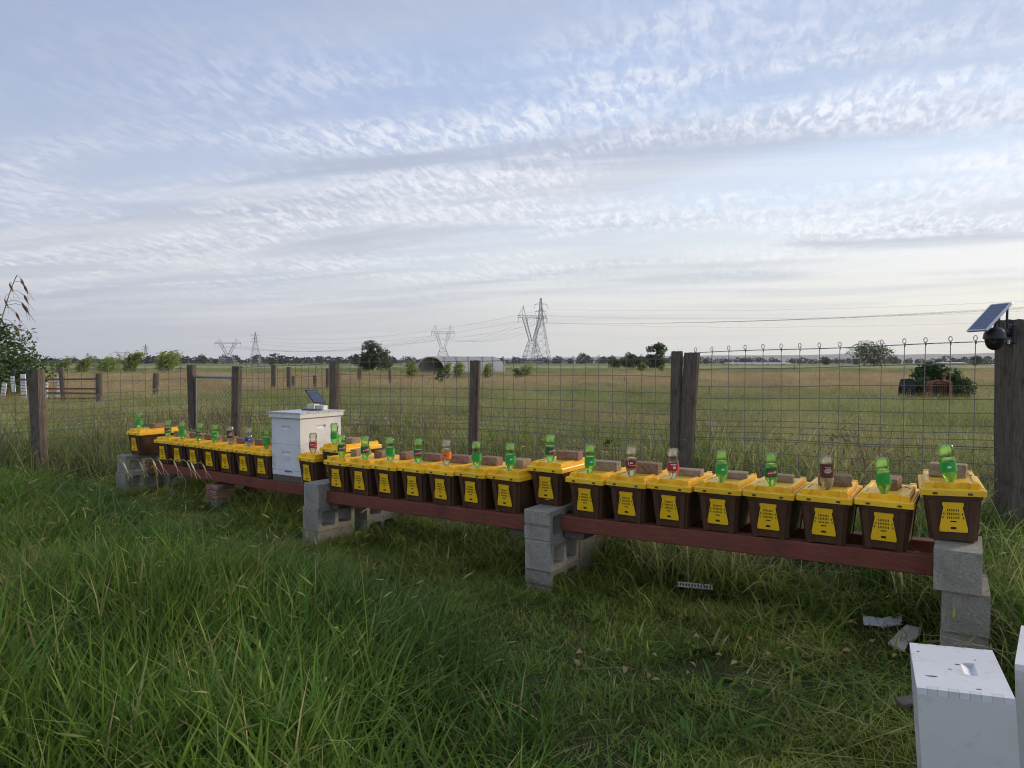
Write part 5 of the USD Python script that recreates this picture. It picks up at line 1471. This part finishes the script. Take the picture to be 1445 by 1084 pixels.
# ------------------------------------------------------------------ old timber in the field
def old_post(px, top, bot, w, y, label, lean=0.0, mt='post_wood'):
    x = (px - 722.5) / 1000 * y
    z = float(ground(x, y))
    return post('old_post', (x, y, min(z, hgt(bot, y)) - .2), (x + lean, y + .02, hgt(top, y)), w / 2000 * y, label, seed=int(px) % 50, group='old posts in the field')
old_post(92, 518, 566, 7, 22, 'dark old post leaning left beside the rail fence', -.15)
old_post(140, 527, 566, 9, 21, 'dark short post right of the old rail fence')
old_post(218, 527, 556, 8, 27, 'black stump post left of the gate', .05)
old_post(386, 515, 550, 7, 36, 'dark old post left of the beehive, farther off')
old_post(408, 518, 551, 7, 35, 'thick dark old post above the solar panel')
old_post(462, 520, 548, 5, 36, 'thin dark old post beside the beehive fence post')
old_post(508, 520, 542, 7, 50, 'short dark stump in the dry grass below the grey tree')
old_post(550, 522, 548, 4, 42, 'thin dark old post below the grey tree, right side')
old_post(414, 531, 549, 4, 38, 'low dark stump right of the thick old post')
old_post(444, 530, 549, 5, 37, 'low dark stump left of the beehive fence post')
for i, (px, top, bot, y) in enumerate(((605, 533, 549, 46), (643, 536, 549, 46), (730, 530, 547, 50), (881, 531, 549, 44), (1000, 545, 566, 26), (1121, 516, 524, 120))):
    x = (px - 722.5) / 1000 * y
    tag(obj('thin_stake', tube_mesh([(x, y, float(ground(x, y)) - .1), (x + .03, y, hgt(top, y))], .016 if y < 100 else .08, 6), M['rust']), ('rusty stake left of the shed willows', 'rusty stake below the arched shed', 'rusty stake below the pylons', 'rusty stake left of the tree clump', 'thin dead stem right of the split post', 'far small stake right of the split post')[i], 'stake')
t = thing('rail_fence', 'old brown horizontal rail fence in the field at left', 'rail fence')
for i, (z, dz) in enumerate(((hgt(535, 21), -.03), (hgt(549, 21), 0.0), (hgt(556, 21), .02), (hgt(563, 21), 0))):
    a = gp3(60 if i else 20, 21); b = gp3(137, 21)
    obj('rail', MB().bar((a[0], 21.1 + .05 * i, z + dz), (b[0], 21.1 + .05 * i, z), .05, .09), M['rust'] if i % 2 else M['post_wood'], t)
for i, (px, top, bot, w, lb) in enumerate(((18, 531, 541, 5, 'short white marker farthest left'), (33, 528, 560, 7, 'tall white banded marker leaning beside the left fence post'), (63, 540, 559, 7, 'white banded marker just right of left fence post'), (83, 530, 551, 6, 'white banded marker left of the dark old post'), (3, 540, 562, 6, 'white marker at the very left edge'))):
    y = 24
    x = (px - 722.5) / 1000 * y
    t = thing('white_marker', lb, 'marker post', pose((x, y, hgt(bot, y)), 8, 0, -4 + 3 * i))
    H = (bot - top) / 1000 * y; W = w / 1000 * y
    obj('board', MB().box((0, 0, H / 2 - .15), (W, .05, H + .3), .01), M['white_paint'], t)
    for k in range(max(2, int(H / .11))):
        obj('band', MB().box((0, -.027, .06 + k * .11), (W * 1.01, .004, .022)), M['joint_dark'], t)

# ------------------------------------------------------------------ far buildings
def quonset():
    y0 = 100.0
    x0 = (608 - 722.5) / 1000 * y0
    base = hgt(528, y0)
    R, H = 1.95, 2.45
    ax = np.array([8.6, 6.0, 0]); L = 10.6
    u_ = np.array([.82, .57, 0]); s_ = np.array([.57, -.82, 0]) * -1
    s_ = np.array([1.0, -.12, 0]); u_ = np.array([.80, .60, 0])
    t = thing('arched_shed', 'arched corrugated metal shed with open dark mouth, far field', 'shed')
    prof_ = [(-1.0, 0), (-1.0, .22)] + [(-math.cos(a) * 1.0, .22 + .78 * math.sin(a)) for a in np.linspace(.1, PI - .1, 21)] + [(1.0, .22), (1.0, 0)]
    n = 90
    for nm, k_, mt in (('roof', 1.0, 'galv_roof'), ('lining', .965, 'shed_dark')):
        v, f = [], []
        for i in range(n + 1):
            bump_ = .028 * (1 if i % 2 else -1)
            o = np.array([x0, y0, base]) + u_ * L * i / n
            for px_, pz_ in prof_:
                v.append(o + s_ * px_ * R * (k_ + bump_) + np.array([0, 0, pz_ * H * (k_ + bump_)]))
        m_ = len(prof_)
        for i in range(n):
            for j in range(m_ - 1):
                p_ = i * m_ + j
                f.append((p_, p_ + 1, p_ + m_ + 1, p_ + m_))
        obj(nm, (np.array(v), np.array(f)), M[mt], t)
    o = np.array([x0, y0, base])
    ring = [o + s_ * a_ * R + np.array([0, 0, b_ * H]) - u_ * .02 for a_, b_ in prof_]
    obj('mouth_rim', tube_mesh(ring, .07, 6), M['galv_roof'], t)
    e = o + u_ * L * .97
    vv = np.array([e + s_ * a_ * R * .95 + np.array([0, 0, b_ * H * .95]) for a_, b_ in prof_])
    m_ = len(prof_)
    obj('end_wall', (np.vstack([vv, e + [0, 0, .4 * H]]), np.array([(i, i + 1, m_) for i in range(m_ - 1)])), M['shed_dark'], t)
    b = MB()
    for k, (dx, h) in enumerate(((-.9, .5), (-.3, .35), (.5, .6))):
        b.box(o + s_ * dx + u_ * 3 + np.array([0, 0, h / 2]), (.5, .5, h), .04)
    obj('stored_crates', b, M['shed_dark'], t)
quonset()
def barn(px0, px1, top, y, dep, label, wall='shed_white', roof='shed_white', eave=None, n=1):
    x0, x1 = (px0 - 722.5) / 1000 * y, (px1 - 722.5) / 1000 * y
    zt = hgt(top, y); W = x1 - x0
    t = thing('far_building', label, 'building', pose(((x0 + x1) / 2, y, -.3), 3))
    H = zt + .3
    he = H * .62 if eave is None else eave
    obj('wall', MB().box((0, 0, he / 2), (W, dep, he)), M[wall], t)
    v = np.array([(-W / 2 - .4, -dep / 2 - .5, he), (W / 2 + .4, -dep / 2 - .5, he), (W / 2 + .4, 0, H), (-W / 2 - .4, 0, H), (-W / 2 - .4, dep / 2 + .5, he), (W / 2 + .4, dep / 2 + .5, he)])
    obj('roof', trimesh.convex.convex_hull(np.vstack([v, v + [0, 0, .15]])), M[roof], t)
    d_ = MB()
    for k in range(max(2, int(W / 12))):
        d_.box((-W / 2 + (k + .5) * W / max(2, int(W / 12)), -dep / 2 - .03, he * .45), (2.2, .06, he * .6))
    obj('door', d_, M['shed_dark'], t)
barn(1024, 1112, 512.0, 620, 14, 'long low white roofed shed in the far field')
barn(1010, 1030, 515.0, 560, 9, 'small white shed left of the long white roof')
barn(1022, 1029, 514.2, 500, 6, 'small rusty shed before the white sheds', 'rust', 'rust')
barn(1112, 1150, 515.0, 640, 12, 'low brown shed right of the long white roof', 'shed_dark', 'galv_roof')
barn(1322, 1358, 511.5, 600, 12, 'long grey roofed house under the far right trees', 'shed_dark', 'galv_roof')
barn(1362, 1392, 513.5, 640, 12, 'low brown roofed building at far right', 'rust', 'shed_dark')
barn(1396, 1418, 514.5, 560, 8, 'white low shed left of the camera post', 'shed_white', 'shed_white')
barn(1280, 1292, 514.5, 640, 8, 'small brown house right of the spreading oak', 'rust', 'shed_dark')

# the far wood: one mass along the horizon
r = np.random.default_rng(77)
V, F, T = [], [], []
nv = 0
for px in np.concatenate([np.arange(-30, 1480, 5.0), np.arange(-30, 1480, 11.0)]):
    px = px + r.normal(0, 3)
    y = r.uniform(900, 1500)
    if 955 < px < 1010 and r.random() < .3: y *= 1.2
    H = r.uniform(5, 10.5) * (1.3 if r.random() < .12 else 1) * (1.25 if 820 < px < 960 or 190 < px < 520 else 1)
    x = (px - 722.5) / 1000 * y
    W = H * r.uniform(.9, 1.7)
    m_ = 110
    q = r.normal(size=(m_, 3)); q /= np.linalg.norm(q, axis=1, keepdims=True)
    q *= r.uniform(.4, 1.0, m_)[:, None] ** .5 * np.array([W / 2, W / 2, H * .5])
    q *= (.65 + .7 * meshkit.noise(q / H * 3 + px, 3))[:, None]
    pts = q + [x, y, H * .5 - .4]
    v, f = leaf_cards(pts, H * .16, int(px * 7) % 9999, 1.5)
    V.append(v); F.append(f + nv); nv += len(v)
    T.append(np.repeat(np.clip(.5 + .25 * r.normal(size=m_), 0, 1), 4))
tw = obj('far_wood', (np.vstack(V), np.vstack(F)), M['leaf_far'])
tone(tw, np.concatenate(T))
tag(tw, 'dark line of distant trees along the horizon', 'trees', None, 'stuff')

# ------------------------------------------------------------------ pylons and power lines
def waist_tower(px, top, w, y, label, yaw=0.0, k=1.0):
    """lattice tower whose two arms open upwards into a window carrying a level beam"""
    x = (px - 722.5) / 1000 * y
    Ht = hgt(top, y) + 1
    W = w / 1000 * y
    t = thing('pylon', label, 'pylon', pose((x, y, -1.0), yaw), 'lattice pylons on the horizon')
    bw = .26 * k
    legs, brace, beam, ins = MB(), MB(), MB(), MB()
    zw, zb = Ht * .42, Ht * .80
    b0, w0 = W * .36, W * .12
    C = [(-1, -1), (1, -1), (1, 1), (-1, 1)]
    def corner(z, c):
        s = b0 + (w0 - b0) * z / zw
        return np.array([c[0] * s, c[1] * s, z])
    for c in C:
        legs.bar(corner(0, c), corner(zw, c), bw)
    lv = np.linspace(0, zw, 6)
    for i in range(5):
        for j in range(4):
            p_, q_ = C[j], C[(j + 1) % 4]
            brace.bar(corner(lv[i], p_), corner(lv[i + 1], q_), bw * .6); brace.bar(corner(lv[i], q_), corner(lv[i + 1], p_), bw * .6)
            brace.bar(corner(lv[i + 1], p_), corner(lv[i + 1], q_), bw * .6)
    for s in (-1, 1):
        A0, A1 = np.array([s * w0 * .9, 0, zw]), np.array([s * W * .34, 0, zb])
        B0, B1 = np.array([s * w0 * .1, 0, zw]), np.array([s * W * .22, 0, zb])
        for e in (-.5, .5):
            legs.bar(A0 + [0, e, 0], A1 + [0, e, 0], bw); legs.bar(B0 + [0, e, 0], B1 + [0, e, 0], bw)
        for i in range(7):
            f0, f1 = i / 7, (i + 1) / 7
            brace.bar(A0 + (A1 - A0) * f0, B0 + (B1 - B0) * f1, bw * .6); brace.bar(B0 + (B1 - B0) * f0, A0 + (A1 - A0) * f1, bw * .6)
        for a_ in (A1, B1):
            legs.bar(a_, [s * W * .31, 0, Ht], bw)
        beam.bar([s * W * .31, 0, Ht], [s * W * .5, 0, zb + .2], bw * .8)
    for z in (zb, zb + Ht * .035):
        for e in (-.6, .6):
            beam.bar([-W * .5, e, z], [W * .5, e, z], bw)
    for i in range(16):
        f0 = -W * .5 + W * i / 16
        beam.bar([f0, 0, zb + (Ht * .035 if i % 2 else 0)], [f0 + W / 16, 0, zb + (0 if i % 2 else Ht * .035)], bw * .6)
    for s in (-.49, -.16, .16, .49) if w > 30 else (-.49, 0, .49):
        ins.bar([s * W, 0, zb], [s * W, 0, zb - Ht * .085], bw * .9)
    for nm, m_ in (('legs', legs), ('braces', brace), ('beam', beam), ('insulators', ins)):
        obj(nm, m_, M['tower_steel'], t)
    return [np.array([x + s * W * math.cos(math.radians(yaw)), y + s * W * math.sin(math.radians(yaw)), zb - Ht * .085 - 1]) for s in (-.49, -.16, .16, .49)]

def mast_tower(px, top, wb, y, label, arm=.5, k=1.0):
    x = (px - 722.5) / 1000 * y
    Ht = hgt(top, y) + 1; B = wb / 2000 * y
    t = thing('pylon', label, 'pylon', pose((x, y, -1.0), 8), 'lattice pylons on the horizon')
    bw = .24 * k
    legs, brace, arms = MB(), MB(), MB()
    C = [(-1, -1), (1, -1), (1, 1), (-1, 1)]
    def corner(z, c):
        u_ = z / Ht
        s = B * (1 - u_ / .72 * .78) if u_ < .72 else B * .22 * (1 - (u_ - .72) / .28 * .7)
        return np.array([c[0] * s, c[1] * s, z])
    lv = np.concatenate([np.linspace(0, .72, 8), np.linspace(.78, 1, 5)]) * Ht
    for c in C:
        for i in range(len(lv) - 1):
            legs.bar(corner(lv[i], c), corner(lv[i + 1], c), bw)
    for i in range(len(lv) - 1):
        for j in range(4):
            p_, q_ = C[j], C[(j + 1) % 4]
            brace.bar(corner(lv[i], p_), corner(lv[i + 1], q_), bw * .6); brace.bar(corner(lv[i], q_), corner(lv[i + 1], p_), bw * .6)
            brace.bar(corner(lv[i + 1], p_), corner(lv[i + 1], q_), bw * .5)
    for z, a_ in ((.70, .95), (.80, .78), (.90, .9)):
        A = B * arm * 1.5 * a_
        for s in (-1, 1):
            arms.bar([0, 0, z * Ht], [s * A, 0, z * Ht], bw * .8); arms.bar([0, 0, z * Ht + Ht * .04], [s * A, 0, z * Ht], bw * .8)
            arms.bar([s * A, 0, z * Ht], [s * A, 0, z * Ht - Ht * .06], bw * .7)
    for nm, m_ in (('legs', legs), ('braces', brace), ('arms', arms)):
        obj(nm, m_, M['tower_steel'], t)
    return [np.array([x + s * B * arm * 1.4, y, z * Ht - Ht * .06 - 1]) for z in (.70, .80, .90) for s in (-1, 1)]
T1 = waist_tower(751, 432, 42, 520, 'tall near pylon with level beam right of the arched shed', 14)
T2 = mast_tower(763, 421, 27, 560, 'slim tall pylon standing just behind the beamed pylon')
T3 = waist_tower(625, 459, 33, 760, 'beamed pylon above the arched shed', 8)
T4 = waist_tower(322, 478, 36, 900, 'beamed pylon above the gate', 6, 1.1)
T5 = mast_tower(361, 469, 16, 880, 'slim pylon right of the beamed pylon above the gate', .6)
T6 = waist_tower(172, 494, 22, 1350, 'small faint beamed pylon far left', 4, 1.2)
T7 = mast_tower(206, 486, 9, 1300, 'small slim pylon at left', .7, 1.2)
T8 = mast_tower(124, 498, 7, 1700, 'tiny slim pylon at far left', .7, 1.3)
T9 = waist_tower(100, 501, 17, 1900, 'tiny beamed pylon at far left', 4, 1.3)
T10 = mast_tower(285, 499, 11, 1500, 'faint slim pylon left of the beamed pylon above the gate', .7, 1.1)
T11 = mast_tower(53, 502, 6, 1900, 'tiniest slim pylon above the left fence post', .7, 1.3)
def wire(p, q, sag, label, r=.055):
    s = np.linspace(0, 1, 40)[:, None]
    pts = np.asarray(p) * (1 - s) + np.asarray(q) * s
    pts[:, 2] -= sag * 4 * (s[:, 0] * (1 - s[:, 0]))
    tag(obj('power_line', tube_mesh(pts, r, 4), M['conductor']), label, 'power line', 'power lines between the pylons')
for k, (i, lb) in enumerate(((0, 'lowest'), (1, 'second'), (2, 'third'), (3, 'fourth'))):
    e = np.array([360 + 14 * k, 250 - 4 * k, 36.0 + .5 * k])
    wire(T1[i], e, 7.0, f'{lb} power line from the beamed pylon to the right edge', .045)
    wire(T3[i], T1[i], 9.0, f'{lb} power line between the beamed pylons over the shed', .055)
    wire(T4[i], T3[i], 11.0, f'{lb} power line from the gate pylon to the shed pylon', .07)
for k, (i, lb) in enumerate(((1, 'low'), (3, 'middle'), (5, 'high'))):
    e = np.array([410 + 10 * k, 290, 30.0 + 6 * k])
    wire(T2[i], e, 8.0, f'{lb} power line from the slim tall pylon to the right edge', .045)
    wire(T5[i], T2[i], 11.0, f'{lb} power line between the two slim pylons', .065)

# ------------------------------------------------------------------ the air
hz = trimesh.creation.box((26000, 14000, 700))
hz.apply_translation((1500, 5000, 700 / 2 - 12))
haze_mat = usdkit.material(stage, LK + 'haze_air', {'v': ('principled_volume', {'color': (.82, .86, .92), 'density': .00007, 'anisotropy': .2})}, surface=None, volume='v.volume')
HAZE = True
if HAZE:
    tag(obj('haze', hz, haze_mat), 'thin evening haze over the whole plain', 'haze', None, 'stuff')
